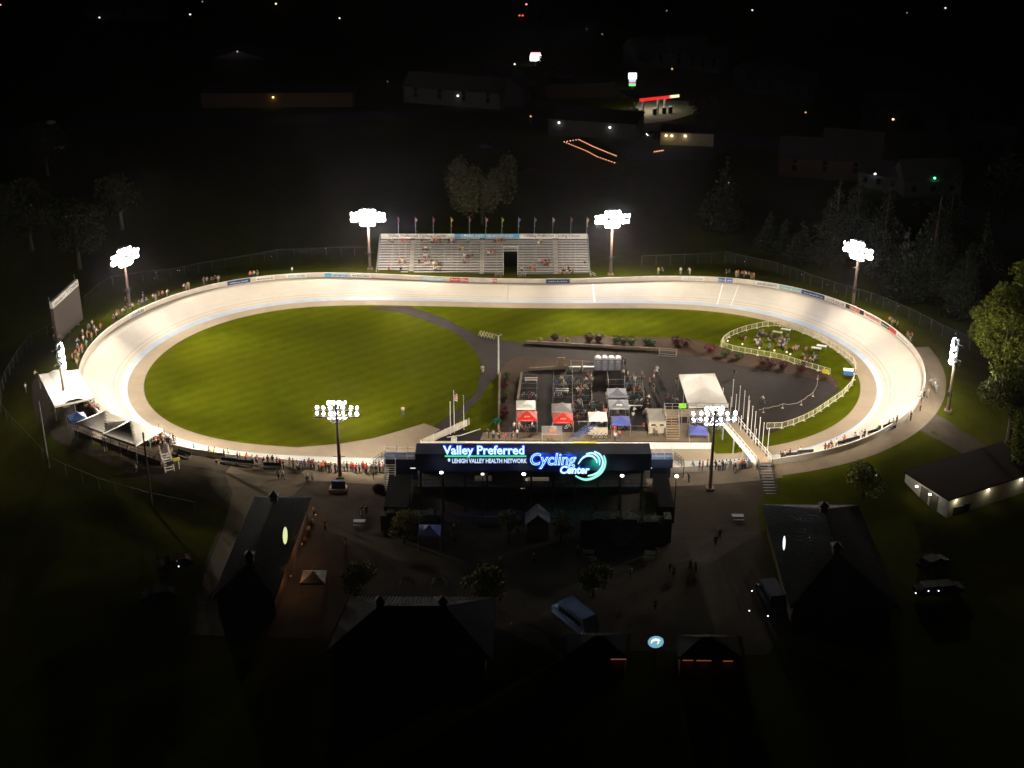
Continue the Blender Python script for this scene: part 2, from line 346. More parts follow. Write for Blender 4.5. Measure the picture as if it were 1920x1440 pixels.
# plaza and walks outside the ring
def walk(name, t0, t1, d0, d1, m, lift=0.05):
    ds = [d0 + (d1-d0)*k/4 for k in range(5)]
    return strips(name, ds, [0]*4, [m], lambda i, d: (OUT[i][0]+OUT[i][3]*d, OUT[i][1]+OUT[i][4]*d, berm(OUT[i][2], d)+lift), t0, t1)
tR = int(ringT(1712, 647)); tL = int(ringT(158, 700)); tB = int(ringT(960, 885)); tQ = int(ringT(1447, 868)); tP = int(ringT(440, 860))
print('ring idx', tR, tL, tB, tQ, tP)
lo, hi = min(tR, tB), max(tR, tB)
WCON = ground_mat('walk_concrete', (0.145, 0.115, 0.080), (0.175, 0.140, 0.098), (0.12, 0.095, 0.066), 0.4, 0.09)
walk('path', tR, tQ, 0.22, 3.6, WCON)
walk('path', tQ, tP, 0.22, 4.2, WCON)
walk('path', tP, tL, 0.22, 3.8, PLAZA)
drape('plaza', [(60, 712), (60, 740), (66, 780), (105, 826), (155, 850), (236, 886), (319, 914), (389, 936), (433, 960), (417, 975), (389, 1044), (361, 1128), (345, 1190), (1440, 1230), (1475, 1170), (1420, 950), (1450, 905), (1440, 884), (1380, 888), (1200, 900), (900, 900), (700, 896), (560, 890), (420, 872), (330, 850), (230, 815), (150, 780), (110, 745), (95, 715)], PLAZA, 0.03)
drape('path', [(1708, 804), (1745, 772), (1800, 805), (1860, 842), (1930, 880), (1930, 930), (1820, 860), (1760, 826)], PLAZA, 0.04)
drape('driveway_strip', [(421, 890), (436, 925), (424, 975), (397, 1044), (366, 1128), (385, 1135), (440, 1040), (477, 935), (520, 905), (585, 895), (560, 888)], mat('driveway_concrete', (0.10, 0.080, 0.052), 0.95, scale=0.5, var=0.12), 0.06)
drape('road', [(-200, 232), (500, 218), (1050, 190), (1250, 240), (1450, 258), (2200, 520), (2200, 560), (1440, 280), (1240, 262), (1040, 205), (500, 235), (-200, 250)], ROADM, 0.03, True)
drape('road', [(1120, 262), (1160, 240), (1230, 225), (1330, 235), (1400, 262), (1330, 300), (1180, 300)], ROADM, 0.05, True)
# ---------------------------------------------------------------- banners on the track wall
def wall_map(f0, f1, z0=0.12, off=0.03):
    # returns mapper (x along, y up) on the inner face between ring positions f0..f1
    a = outf(f0); c = outf(f1); L = sum(math.hypot(outf(f0+(f1-f0)*(k+1)/8)[0]-outf(f0+(f1-f0)*k/8)[0], outf(f0+(f1-f0)*(k+1)/8)[1]-outf(f0+(f1-f0)*k/8)[1]) for k in range(8))
    def mp(x, y, z=0, off=off):
        o = outf(f0 + (f1-f0) * x / L); return (o[0]-o[3]*off, o[1]-o[4]*off, o[2]+z0+y)
    return mp, L
def banner(u0, v0, u1, v1, m, text=None, tm=None, bars=0, lab=None, hgt=0.84):
    mp, L = wall_map(ringT(u0, v0), ringT(u1, v1)); b = MB(); n = 10
    for k in range(n):
        b.quad(mp(L*k/n, 0), mp(L*(k+1)/n, 0), mp(L*(k+1)/n, hgt), mp(L*k/n, hgt))
    o = b.build('banner', M[m], TW)
    if lab: o['label'] = lab
    mp2 = lambda x, y, z=0: mp(x, y, 0, 0.05)
    if text:
        put_text(text, 'lettering', M[tm], o, lambda x, y, z: mp2(x + L*0.08, y + hgt*0.2), L*0.84, hgt*0.6)
    if bars:
        b = MB(); x = L*0.1; r = random.Random(int(u0))
        while x < L*0.9:
            wd = r.uniform(.12, .4); hb = r.uniform(.12, .25)
            for yy in ((0.18, 0.5) if bars > 1 else (0.3,)):
                b.quad(mp2(x, hgt*yy), mp2(min(x+wd, L*.92), hgt*yy), mp2(min(x+wd, L*.92), hgt*yy+hb), mp2(x, hgt*yy+hb))
            x += wd + r.uniform(.06, .15)
        b.build('lettering', M[tm], o)
for a in [(240, 594, 271, 578, 'white', None, 'vnavy', 2, 'white banner with navy lettering'), (425, 528, 469, 522, 'vnavy', None, 'pale', 1, 'navy banner with pale lettering'),
          (478, 518, 515, 515, 'white', None, 'ink', 1, 'white banner with small black marks'), (536, 512, 575, 511, 'white', None, 'teal', 2, 'white banner with grey green lettering'),
          (609, 511, 622, 511, 'sky', None, None, 0, None), (622, 511, 655, 511, 'pale', None, 'vblue', 1, 'pale blue banner with darker marks'), (657, 511, 696, 512, 'white', None, 'ink', 1, None),
          (788, 521, 833, 525, 'pale', None, 'white', 1, 'pale blue banner with white script'), (844, 525, 863.5, 526, 'vred', 'Bicycling', 'white', 0, 'red banner with white word'), (866, 526, 878, 527, 'vred', 'Blue', 'white', 0, 'short red banner with white word'),
          (923, 528, 931.5, 528, 'vred', 'PB', 'white', 0, 'small red banner with two letters'), (1024, 527, 1068, 525, 'vnavy', None, 'pale', 1, 'navy banner with pale lettering'),
          (1278, 520, 1322, 522, 'white', None, 'grey', 1, 'white banner with faint grey marks'), (1347, 524, 1359, 525, 'vblue', None, 'white', 1, 'small blue banner'), (1361.5, 525, 1374, 526, 'vblue', None, 'white', 1, 'small blue banner'),
          (1417, 531, 1460, 538, 'white', 'BIKEFLIGHTS', 'ink', 0, 'white banner with grey capitals'), (1462, 539, 1502.5, 549, 'teal', None, 'white', 1, 'teal banner with white script'), (1503, 549, 1545, 561, 'vnavy', None, 'pale', 1, 'dark navy banner'),
          (1546, 561, 1585, 573, 'white', None, 'ink', 2, 'white banner with two small logos'), (1586, 573, 1593.5, 576, 'vblack', None, 'white', 0, None), (1594, 576, 1611.5, 584, 'coral', None, 'white', 1, 'coral banner'), (1612, 584, 1619.5, 588, 'vblack', None, None, 0, None),
          (1620, 588, 1652, 605, 'white', 'woom', 'vred', 0, 'white banner with red rounded word'), (1653, 606, 1668, 616, 'vblack', None, 'white', 1, 'black banner with white capitals'), (1668.5, 616, 1680, 625, 'vred', None, None, 0, 'plain red banner'), (1681, 626, 1704, 646, 'white', None, 'ink', 1, None)]:
    banner(*a)
# start/finish and lane marks
def track_mark(u, f0, f1, wdt, m):
    i = ringT(u, 528 if True else 0, 0.0); a = int(i); k = i - a; b = MB(); n = 6
    for q in range(n):
        fa = f0 + (f1-f0)*q/n; fb = f0 + (f1-f0)*(q+1)/n
        P = []
        for (f, s) in ((fa, 0), (fa, 1), (fb, 1), (fb, 0)):
            p0 = Vector(htrk(a % NS, f)); p1 = Vector(htrk((a+1) % NS, f)); d = (p1-p0).normalized(); p = p0.lerp(p1, k) + d*wdt*s; P.append((p.x, p.y, p.z+0.03))
        b.quad(*P)
    tag(b.build('track_line', M[m]), kind='structure')
track_mark(953, .14, .92, .12, 'line'); track_mark(1110, .05, .95, .35, 'wline'); track_mark(1355, .1, .95, .2, 'wline'); track_mark(1385, .1, .95, .1, 'wline')
# ---------------------------------------------------------------- floodlight masts
def luminaire_data():
    b = MB(); n = 12
    prof = [(-0.42, 0.10), (-0.30, 0.24), (-0.12, 0.33), (0.0, 0.36)]
    for (y0, r0), (y1, r1) in zip(prof, prof[1:]):
        for i in range(n):
            g0 = 2*math.pi*i/n; g1 = 2*math.pi*(i+1)/n
            b.quad((r0*math.cos(g0), y0, r0*math.sin(g0)), (r0*math.cos(g1), y0, r0*math.sin(g1)), (r1*math.cos(g1), y1, r1*math.sin(g1)), (r1*math.cos(g0), y1, r1*math.sin(g0)))
    b.box((0, -0.55, 0), (0.22, 0.28, 0.24)); b.bar((0, -0.5, 0), (0, -0.5, -0.4), 0.04)
    hs = b.mesh('lamp_housing', M['steel']); b = MB()
    for (y0, r0), (y1, r1) in zip([(0.0, 0.375), (0.10, 0.30), (0.17, 0.16), (0.19, 0.001)], [(0.10, 0.30), (0.17, 0.16), (0.19, 0.001), (0.19, 0.0)][:3]):
        for i in range(n):
            g0 = 2*math.pi*i/n; g1 = 2*math.pi*(i+1)/n
            b.quad((r0*math.cos(g0), y0, r0*math.sin(g0)), (r0*math.cos(g1), y0, r0*math.sin(g1)), (r1*math.cos(g1), y1, r1*math.sin(g1)), (r1*math.cos(g0), y1, r1*math.sin(g0)))
    # glass rim that can be seen past the housing
    for i in range(n):
        g0 = 2*math.pi*i/n; g1 = 2*math.pi*(i+1)/n
        b.quad((.40*math.cos(g0), -.06, .40*math.sin(g0)), (.40*math.cos(g1), -.06, .40*math.sin(g1)), (.375*math.cos(g1), 0, .375*math.sin(g1)), (.375*math.cos(g0), 0, .375*math.sin(g0)))
    return hs, b.mesh('lamp_glass', LAMP)
HS, LG = luminaire_data()
def globe_data():
    b = MB(); b.ball((0, 0, 0), .33, 1.0, 10, 7); g = b.mesh('lamp_globe', LAMP); b = MB(); b.box((0, -.42, 0), (.2, .34, .22)); b.bar((0, -.4, 0), (0, -.45, -.42), .04); b.bar((0, -.30, 0), (0, -.18, 0), .17, .22, k=10)
    return b.mesh('lamp_cap', M['dsteel']), g
HS2, LG2 = globe_data()
def mast(key, base_px, head_px, half, yaw, label, mid=True, pitch=(-38, -16), spread=50, ls=1.2, globe=0.0, rs=.74):
    base = PT(*base_px); D = base.y; z = PD(head_px[0], head_px[1], D).z; h = z - base.z
    root = empty('floodlight_mast', base, yaw); tag(root, label, 'floodlight mast', 'floodlight masts around the track')
    b = MB(); b.bar((0, 0, -0.2), (0, 0, h + 1.3), 0.30, 0.17, k=10); b.build('pole', M['rust'], root)
    b = MB(); b.box((0, 0, 0.15), (1.1, 1.1, 0.4)); b.build('footing', M['wstone'], root)
    b = MB(); b.bar((-0.9, 0, h*0.33), (0.9, 0, h*0.33), 0.06); b.bar((0, -0.4, h*0.36), (0, 0.4, h*0.36), 0.06)
    b.box((0, 0.25, h*0.3), (0.5, 0.3, 0.8)); b.build('service_arm', M['dsteel'], root)
    rr = random.Random(int(base_px[0]))
    for k, dz in enumerate((0.75, -0.75)):
        b = MB(); b.box((0, 0.12, h + dz*rs - 0.42), (2*half, 0.14, 0.14)); b.box((0, 0.45, h + dz*rs - 0.42), (2*half, 0.10, 0.10))
        for q in range(7): b.box((-half + q*half/3, 0.28, h + dz*rs - 0.42), (0.07, 0.36, 0.07))
        arm = b.build('crossarm', M['dsteel'], root)
        n = int(2*half/0.86)
        for i in range(n):
            x = -half + 0.4 + i*(2*half-0.8)/(n-1)
            gl = rr.random() < globe
            L = bpy.data.objects.new('floodlight', HS2 if gl else HS); C.objects.link(L); L.parent = root
            g = bpy.data.objects.new('lens', LG2 if gl else LG); C.objects.link(g); g.parent = L
            q_ = ls*rr.uniform(.78, 1.12); L.scale = (q_, q_, q_); L.location = (x + rr.uniform(-.12, .12), 0.45, h + dz*rs + rr.uniform(-.09, .09)); L.rotation_euler = (R(rr.uniform(*pitch)), 0, R(-x/half*spread + rr.uniform(-18, 18)))
    if mid:
        b = MB(); 
        for dz in (1.7*rs, -1.75*rs):
            pts = [(0.95*math.cos(g), 0.95*math.sin(g), h + dz - 0.35) for g in [2*math.pi*k/10 for k in range(11)]]; b.chain(pts, 0.05)
            b.bar((-0.95, 0, h+dz-.35), (0.95, 0, h+dz-.35), 0.05)
        b.build('ring_frame', M['dsteel'], root)
        for dz in (1.85*rs, -1.85*rs):
            for x in (-1.1, -0.35, 0.4, 1.15):
                L = bpy.data.objects.new('floodlight', HS); C.objects.link(L); L.parent = root
                g = bpy.data.objects.new('lens', LG); C.objects.link(g); g.parent = L
                L.scale = (ls, ls, ls); L.location = (x, 0.55, h + dz); L.rotation_euler = (R(rr.uniform(*pitch)), 0, R(-x*25 + rr.uniform(-15, 15)))
    # the light the bank throws: groups of aimed lamps
    p = Vector((base.x, base.y, base.z + h)); fw = Vector((math.cos(yaw + math.pi/2), math.sin(yaw + math.pi/2), 0)); sd = Vector((fw.y, -fw.x, 0))
    for k, (az, r_, cone, pw) in enumerate(BEAMS[key]):
        g = yaw + math.pi/2 + R(az); a = Vector((base.x + r_*math.cos(g), base.y + r_*math.sin(g), 0))
        ld = bpy.data.lights.new('flood_beam', 'SPOT'); ld.energy = pw * LIT; ld.color = LCOL; ld.spot_size = R(cone); ld.spot_blend = 0.98; ld.shadow_soft_size = 0.7
        lo = bpy.data.objects.new('flood_beam', ld); C.objects.link(lo); lo.location = p + fw*1.3 - sd*math.sin(R(az))*half*.6; lo.rotation_euler = (a - p).to_track_quat('-Z', 'Y').to_euler()
    ld = bpy.data.lights.new('flood_spill', 'POINT'); ld.energy = SPILL[key] * LIT; ld.color = LCOL; ld.shadow_soft_size = 1.2
    lo = bpy.data.objects.new('flood_spill', ld); C.objects.link(lo); lo.location = p + fw*1.4 - Vector((0, 0, 2.6))
    return root
GZ = 0
def yaw_to(px, tgt): 
    p = PT(*px); return math.atan2(tgt[1] - p.y, tgt[0] - p.x) - math.pi/2
mast('P1', (694, 506), (690, 407), 3.5, yaw_to((694, 506), (-28, 224)), 'tall mast with a merged white blaze of lamps beside the left end of the grandstand')
mast('P2', (1145, 516), (1148, 410), 3.5, yaw_to((1145, 516), (25, 224)), 'tall mast with blazing lamps beside the right end of the grandstand')
mast('P3', (243, 572), (233, 481), 3.3, yaw_to((243, 572), (-25, 215)), 'blazing mast behind the spectators on the far left bend, nearest the scoreboard')
mast('P4', (1599, 576), (1611, 469), 3.4, yaw_to((1599, 576), (22, 215)), 'blazing mast inside the fence on the far right bend in front of dark conifers')
mast('P5', (1777, 772), (1787, 660), 3.2, yaw_to((1777, 772), (20, 222)), 'mast with a slanting row of lamps between the right bend and the lit leafy tree')
mast('P8', (124, 762), (113, 669), 2.6, yaw_to((124, 762), (-30, 222)), 'mast with two glaring lamp banks rising through the large white tent')
mast('P7', (638, 896), (632, 772), 3.3, yaw_to((638, 896), (-26, 250)), 'dark mast with lamps seen from behind, above the near left crowd', pitch=(-60, -10), spread=70, ls=.74, globe=.7, rs=.62)
mast('P6', (1331, 918), (1337, 783), 3.3, yaw_to((1331, 918), (26, 250)), 'dark mast with two rows of lamps seen from behind, beside the footbridge', pitch=(-60, -10), spread=70, ls=.74, globe=.7, rs=.62)
# ---------------------------------------------------------------- people
def skin_mesh(name, verts, edges, radii, root=0, sub=1):
    me = bpy.data.meshes.new(name); me.from_pydata(verts, edges, []); o = bpy.data.objects.new(name, me); C.objects.link(o)
    sk = o.modifiers.new('s', 'SKIN'); sk.use_smooth_shade = True
    for i, r in enumerate(radii):
        me.skin_vertices[0].data[i].radius = (r, r) if not isinstance(r, tuple) else r
        me.skin_vertices[0].data[i].use_root = (i == root)
    if sub: sb = o.modifiers.new('u', 'SUBSURF'); sb.levels = sub; sb.render_levels = sub
    dg = bpy.context.evaluated_depsgraph_get(); dg.update()
    m2 = bpy.data.meshes.new_from_object(o.evaluated_get(dg)); m2.name = name
    bpy.data.objects.remove(o); bpy.data.meshes.remove(me); return m2
SKIN = mat('skin', (0.42, 0.25, 0.17), 0.6); HAIR = mat('hair', (0.05, 0.032, 0.02), 0.8)
SHIRT = mat('shirt_cloth', (1, 1, 1), 0.85, objcol=True, scale=8, var=0.15)
def trouser_mat():
    m = bpy.data.materials.new('trouser_cloth'); m.use_nodes = True; t = m.node_tree; b = t.nodes['Principled BSDF']; b.inputs['Roughness'].default_value = 0.9
    oi = t.nodes.new('ShaderNodeObjectInfo'); r = t.nodes.new('ShaderNodeValToRGB'); r.color_ramp.interpolation = 'CONSTANT'
    e = r.color_ramp.elements; e[0].color = (0.02, 0.022, 0.03, 1); e[1].position = 0.35; e[1].color = (0.05, 0.06, 0.11, 1)
    for p, c in ((0.6, (0.22, 0.18, 0.12, 1)), (0.78, (0.10, 0.10, 0.11, 1)), (0.9, (0.4, 0.38, 0.34, 1))):
        q = e.new(p); q.color = c
    t.links.new(oi.outputs['Random'], r.inputs[0]); t.links.new(r.outputs[0], b.inputs['Base Color']); return m
TROU = trouser_mat()
def person_mesh(name, hip, knees, feet, chest, head, elbows, hands):
    nk = (Vector(chest) * 0.55 + Vector(head) * 0.45)
    sh = [Vector(chest) + Vector((s*0.17, 0, 0.07)) for s in (-1, 1)]
    V = [hip, tuple((Vector(hip) + Vector(chest)) / 2), chest, tuple(nk), head, tuple(Vector(head) + Vector((0, 0.01, 0.10)))]
    Rr = [(0.15, 0.11), (0.13, 0.10), (0.16, 0.11), 0.06, (0.085, 0.095), 0.07]; E_ = [(0, 1), (1, 2), (2, 3), (3, 4), (4, 5)]
    def add(p, r, par):
        V.append(tuple(p)); Rr.append(r); E_.append((par, len(V)-1)); return len(V)-1
    for k, s in enumerate((-1, 1)):
        hp = add(Vector(hip) + Vector((s*0.10, 0, -0.06)), 0.095, 0); kn = add(knees[k], 0.062, hp)
        an = add(Vector(feet[k]) + Vector((0, -0.03, 0.09)), 0.042, kn); add(Vector(feet[k]) + Vector((0, 0.11, 0.03)), 0.036, an)
        s0 = add(sh[k], 0.062, 2); el = add(elbows[k], 0.045, s0); wr = add(hands[k], 0.034, el); d = (Vector(hands[k]) - Vector(elbows[k])).normalized(); hd = add(Vector(hands[k]) + d*0.08, 0.036, wr)
        add(Vector(hands[k]) + d*0.05 + Vector((-s*0.045, 0.01, 0)), 0.014, wr)
    Rr = [(r[0]*1.28, r[1]*1.28) if isinstance(r, tuple) else r*1.28 for r in Rr]
    me = skin_mesh(name, V, E_, Rr)
    for m in (SKIN, SHIRT, TROU, HAIR): me.materials.append(m)
    hz = head[2]; hipv = Vector(hip); chv = Vector(chest)
    joints = [('t', Vector(knees[0])), ('t', Vector(knees[1])), ('t', hipv + Vector((0, 0, -0.05))), ('t', hipv + Vector((-.1, 0, -.1))), ('t', hipv + Vector((.1, 0, -.1))), ('t', (Vector(knees[0]) + Vector(feet[0]))/2), ('t', (Vector(knees[1]) + Vector(feet[1]))/2), ('k', Vector(feet[0])), ('k', Vector(feet[1])),
              ('s', chv), ('s', (hipv + chv)/2), ('s', chv + Vector((.17, 0, .05))), ('s', chv + Vector((-.17, 0, .05))), ('s', (chv + Vector((.17, 0, .07)) + Vector(elbows[1]))/2), ('s', (chv + Vector((-.17, 0, .07)) + Vector(elbows[0]))/2), ('e', Vector(elbows[0])), ('e', Vector(elbows[1])), ('e', Vector(hands[0])), ('e', Vector(hands[1])),
              ('h', Vector(head)), ('e', nk + Vector((0, 0, .03))), ('t', (hipv + Vector(knees[0]))/2), ('t', (hipv + Vector(knees[1]))/2)]
    mi = dict(t=2, s=1, e=0, h=0, k=3)
    for p in me.polygons:
        c = p.center; j = min(joints, key=lambda q: (q[1] - c).length_squared)[0]; i = mi[j]
        if (c - Vector(head)).length < 0.24 and c.z > hz - 0.08 and (c.z > hz + 0.07 or c.y < head[1] - 0.01): i = 3
        p.material_index = i; p.use_smooth = True
    return me
POSES = {}
POSES['stand'] = [person_mesh('person_standing', (0, 0, .93), [(-.10, .03, .50), (.11, .02, .50)], [(-.11, 0, 0), (.13, 0, 0)], (0, 0, 1.33), (0, .02, 1.60), [(-.25, -.03, 1.13), (.25, -.04, 1.13)], [(-.25, .06, .90), (.24, .05, .90)]),
                  person_mesh('person_leaning', (0, -.06, .92), [(-.10, 0, .50), (.11, .05, .49)], [(-.11, -.1, 0), (.12, .02, 0)], (0, .10, 1.28), (0, .20, 1.52), [(-.24, .22, 1.12), (.24, .22, 1.12)], [(-.16, .45, 1.06), (.16, .45, 1.08)]),
                  person_mesh('person_hand_up', (0, 0, .92), [(-.10, .02, .49), (.13, .03, .49)], [(-.11, 0, 0), (.18, 0, 0)], (0.02, 0, 1.32), (.02, .04, 1.59), [(-.24, .10, 1.16), (.26, -.02, 1.12)], [(-.10, .30, 1.30), (.27, .12, .92)])]
POSES['walk'] = [person_mesh('person_walking', (0, 0, .90), [(-.09, .17, .50), (.10, -.03, .47)], [(-.09, .30, .01), (.10, -.33, .04)], (0, .03, 1.30), (0, .08, 1.57), [(-.23, -.14, 1.12), (.23, .12, 1.10)], [(-.22, -.10, .90), (.22, .28, .96)])]
POSES['sit'] = [person_mesh('person_sitting', (0, 0, .52), [(-.12, .42, .50), (.13, .42, .50)], [(-.13, .40, 0), (.15, .46, 0)], (0, .03, .94), (0, .08, 1.22), [(-.25, .10, .72), (.25, .12, .72)], [(-.14, .34, .60), (.13, .34, .62)]),
                person_mesh('person_sitting_forward', (0, 0, .52), [(-.14, .42, .50), (.15, .42, .50)], [(-.13, .36, 0), (.16, .40, 0)], (0, .16, .90), (0, .27, 1.14), [(-.24, .30, .68), (.24, .30, .68)], [(-.10, .50, .66), (.10, .50, .66)])]
POSES['floor'] = [person_mesh('person_on_grass', (0, 0, .12), [(-.14, .36, .42), (.16, .38, .38)], [(-.12, .62, 0), (.18, .66, 0)], (0, -.10, .52), (0, -.08, .80), [(-.26, -.18, .32), (.25, .08, .34)], [(-.28, -.30, .06), (.14, .30, .34)])]
POSES['ride'] = [person_mesh('person_riding', (0, -.12, .98), [(-.10, .14, .66), (.10, .20, .86)], [(-.10, .02, .16), (.10, .12, .42)], (0, .22, 1.30), (0, .44, 1.44), [(-.20, .44, 1.12), (.20, .44, 1.12)], [(-.18, .58, .98), (.18, .58, .98)])]
COLN = {'white': (.7, .69, .66), 'black': (.02, .02, .025), 'red': (.55, .03, .03), 'navy': (.03, .05, .14), 'grey': (.25, .25, .26), 'blue': (.06, .18, .45), 'orange': (.75, .18, .04), 'yellow': (.65, .52, .08), 'green': (.06, .22, .09), 'pink': (.55, .22, .24), 'turquoise': (.10, .42, .50), 'brown': (.16, .09, .05), 'beige': (.45, .36, .24)}
WCOL = ['white']*5 + ['black']*4 + ['grey']*2 + ['navy']*3 + ['red']*2 + ['blue', 'orange', 'yellow', 'green', 'pink', 'turquoise', 'brown', 'beige', 'beige']
PR = random.Random(11); NPEOPLE = [0]
ORD = ['first', 'second', 'third', 'fourth', 'fifth', 'sixth', 'seventh', 'eighth', 'ninth', 'tenth', 'eleventh', 'twelfth', 'thirteenth', 'fourteenth', 'fifteenth', 'sixteenth', 'seventeenth', 'eighteenth', 'nineteenth', 'twentieth']
ORD += ['twenty-' + o for o in ORD[:9]] + ['thirtieth'] + ['thirty-' + o for o in ORD[:9]] + ['fortieth'] + ['forty-' + o for o in ORD[:9]] + ['fiftieth'] + ['fifty-' + o for o in ORD[:9]] + ['sixtieth'] + ['sixty-' + o for o in ORD[:9]] + ['seventieth'] + ['seventy-' + o for o in ORD[:9]] + ['eightieth'] + ['eighty-' + o for o in ORD[:9]] + ['ninetieth'] + ['ninety-' + o for o in ORD[:9]] + ['hundredth'] + ['hundred-and-' + o for o in ORD[:40]]
def person(loc, pose, face, color=None, label=None, group=None):
    color = color or PR.choice(WCOL); me = PR.choice(POSES[pose])
    o = bpy.data.objects.new('person', me); C.objects.link(o); o.location = loc; o.rotation_euler = (0, 0, face)
    s = PR.uniform(.98, 1.10); o.scale = (s, s, s); c = COLN[color]; o.color = (*c, 1); NPEOPLE[0] += 1
    tag(o, label, 'person', group); return o
def face_to(p, q): return math.atan2(q[1]-p[1], q[0]-p[0]) - math.pi/2
CROWD = MB(); CM = []; CMI = {}
def crowd_add(p, pose, f, col):
    me = PR.choice(POSES[pose]); mt = Matrix.Translation(p) @ Matrix.Rotation(f, 4, 'Z'); n0 = len(CROWD.v); CROWD.v += [tuple(mt @ v.co) for v in me.vertices]
    tr = PR.choice(['black', 'navy', 'beige', 'grey']); names = ['skin', 'shirt_' + col, 'trouser_' + tr, 'hair']
    for nm in names:
        if nm not in CMI:
            CMI[nm] = len(CM); CM.append(SKIN if nm == 'skin' else HAIR if nm == 'hair' else mat(nm, COLN[nm.split('_')[1]], .9))
    for q in me.polygons: CROWD.f.append(tuple(n0 + i for i in q.vertices)); CROWD.m.append(CMI[names[q.material_index]])
def people(items, pose, where, group, tgt=(0, 224), tplot=None, stuff=False):
    # items: (u, v[, colour[, pose]]) feet pixels, in order from the landmark named in `where`
    for k, it in enumerate(items):
        u, v = it[0], it[1]; col = it[2] if len(it) > 2 and it[2] else PR.choice(WCOL); ps = it[3] if len(it) > 3 else pose
        p = tplot(u, v) if tplot else PT(u, v, 0.06)
        word = {'stand': 'standing', 'walk': 'walking', 'sit': 'sitting', 'floor': 'sitting', 'ride': 'riding'}[ps]
        f = face_to(p, tgt) + PR.uniform(-.5, .5) if tgt else PR.uniform(0, 6.28)
        if stuff: crowd_add(p, ps, f, col); continue
        person(p, ps, f, col, f'person in {col} {word}, {ORD[k]} {where}', group)
rimL = [(49, 737, 'white'), (66, 711, 'white'), (146, 690), (143, 684), (148, 678, 'beige'), (137, 680, 'orange'), (142, 672, 'orange'), (150, 668, 'orange'), (147, 661), (155, 663, 'orange'), (163, 655, 'turquoise'), (157, 645, 'white'), (145, 650), (173, 641, 'orange'), (181, 631), (156, 633, 'white'), (164, 634, 'yellow'), (178, 627, 'beige'), (168, 624), (174, 616), (190, 622, 'orange'), (102, 640, 'white'), (112, 643), (214, 606, 'brown'), (219, 601), (218, 596, 'black'), (224, 597, 'red'), (230, 593, 'white'), (236, 590), (244, 587, 'black'), (236, 573, 'brown'), (250, 584), (262, 579), (268, 575), (269, 562, 'black'), (274, 572), (288, 566, 'white'), (293, 566, 'pink'), (299, 562, 'brown'), (306, 560, 'orange'), (314, 557, 'white'), (345, 546, 'white'), (354, 544, 'yellow'), (350, 545), (383, 534, 'brown'), (389, 534), (397, 533, 'black'), (404, 531, 'black'), (410, 531, 'beige'), (470, 523, 'orange'), (477, 522, 'beige'), (483, 521, 'black'), (548, 515, 'white')]
people(rimL[:39], 'stand', 'along far left rim from white tent', 'spectators along the far left rim'); people(rimL[39:], 'stand', '', '', stuff=True)
people([(1234, 516), (1241, 516), (1276, 516, 'white'), (1293, 516, 'white'), (1361, 520, 'black'), (1368, 519, 'black'), (1380, 522), (1384, 521, 'orange'), (1391, 522, 'beige'), (1395, 522), (1398, 523, 'white'), (1404, 524, 'beige'), (1409, 525, 'brown'), (1413, 526, 'orange'), (1668, 610, 'orange'), (1671, 611), (1677, 614, 'beige'), (1683, 619, 'black'), (1701, 638), (1706, 641), (1709, 640, 'orange')], 'stand', '', '', stuff=True)
people([(1747, 726, 'blue'), (1752, 731, 'white'), (1755, 738), (1739, 746), (1732, 744, 'grey'), (1727, 757, 'grey'), (1725, 771, 'orange'), (1707, 789, 'black'), (1680, 799, 'black'), (1673, 803, 'white'), (1666, 806), (1648, 816, 'black'), (1645, 817), (1620, 825, 'black'), (1616, 826), (1605, 828), (1601, 829), (1582, 835, 'orange'), (1567, 842, 'white'), (1558, 845, 'black'), (1561, 849, 'beige'), (1552, 850, 'red'), (1546, 851, 'brown'), (1500, 857, 'white'), (1495, 858, 'beige'), (1480, 860, 'black'), (1471, 863, 'white'), (1464, 865, 'brown'), (1435, 866, 'grey')], 'stand', 'along near right rim from slanting mast', 'spectators along the near right rim')
people([(1300 + 0, 884, 'blue'), (1311, 884, 'navy'), (1317, 884), (1326, 883, 'pink'), (1342, 882, 'black'), (1347, 883, 'white'), (1349, 884), (1355, 883, 'navy'), (1361, 881, 'white'), (1368, 881, 'turquoise'), (1376, 882, 'white'), (1378, 888, 'black'), (1386, 881, 'beige'), (1390, 881, 'red'), (1394, 881, 'brown'), (1398, 880, 'white'), (1403, 880)], 'stand', 'at near wall from green lamp', 'spectators between the stand and the footbridge')
nl = []
for x, y, c in [(365, 851, None), (393, 857, 'white'), (402, 858, None), (421, 862, 'navy'), (429, 860, 'white'), (446, 866, 'black'), (451, 869, 'black'), (462, 868, None), (474, 872, 'white'), (482, 873, 'pink'), (494, 876, 'black'), (503, 874, 'brown'), (512, 873, 'black'), (520, 876, 'navy'), (526, 880, 'red'), (532, 882, 'black'), (544, 877, 'beige'), (550, 880, 'brown'), (557, 882, 'white'), (559, 887, 'white'), (563, 889, 'grey'), (566, 884, 'blue'), (572, 882, 'grey'), (579, 880, 'brown'), (584, 882, 'red'), (589, 882, 'white'), (598, 884, 'white'), (603, 886, 'orange'), (606, 884, 'orange'), (611, 884, 'red'), (617, 888, 'black'), (620, 887, 'brown'), (629, 888, None), (634, 886, 'white'), (645, 885, 'grey'), (651, 885, 'black'), (659, 885, 'red'), (663, 887, 'red'), (668, 889, 'red'), (674, 887, 'blue'), (681, 886, 'red'), (686, 888, 'red'), (687, 891, 'red'), (694, 887, 'white'), (696, 890, 'black'), (701, 888, 'grey'), (706, 887, 'white'), (712, 886, 'black'), (718, 888, 'pink')]:
    nl.append((x, y, c))
people(nl, 'stand', 'of near crowd from judging steps', 'crowd along the near left wall')
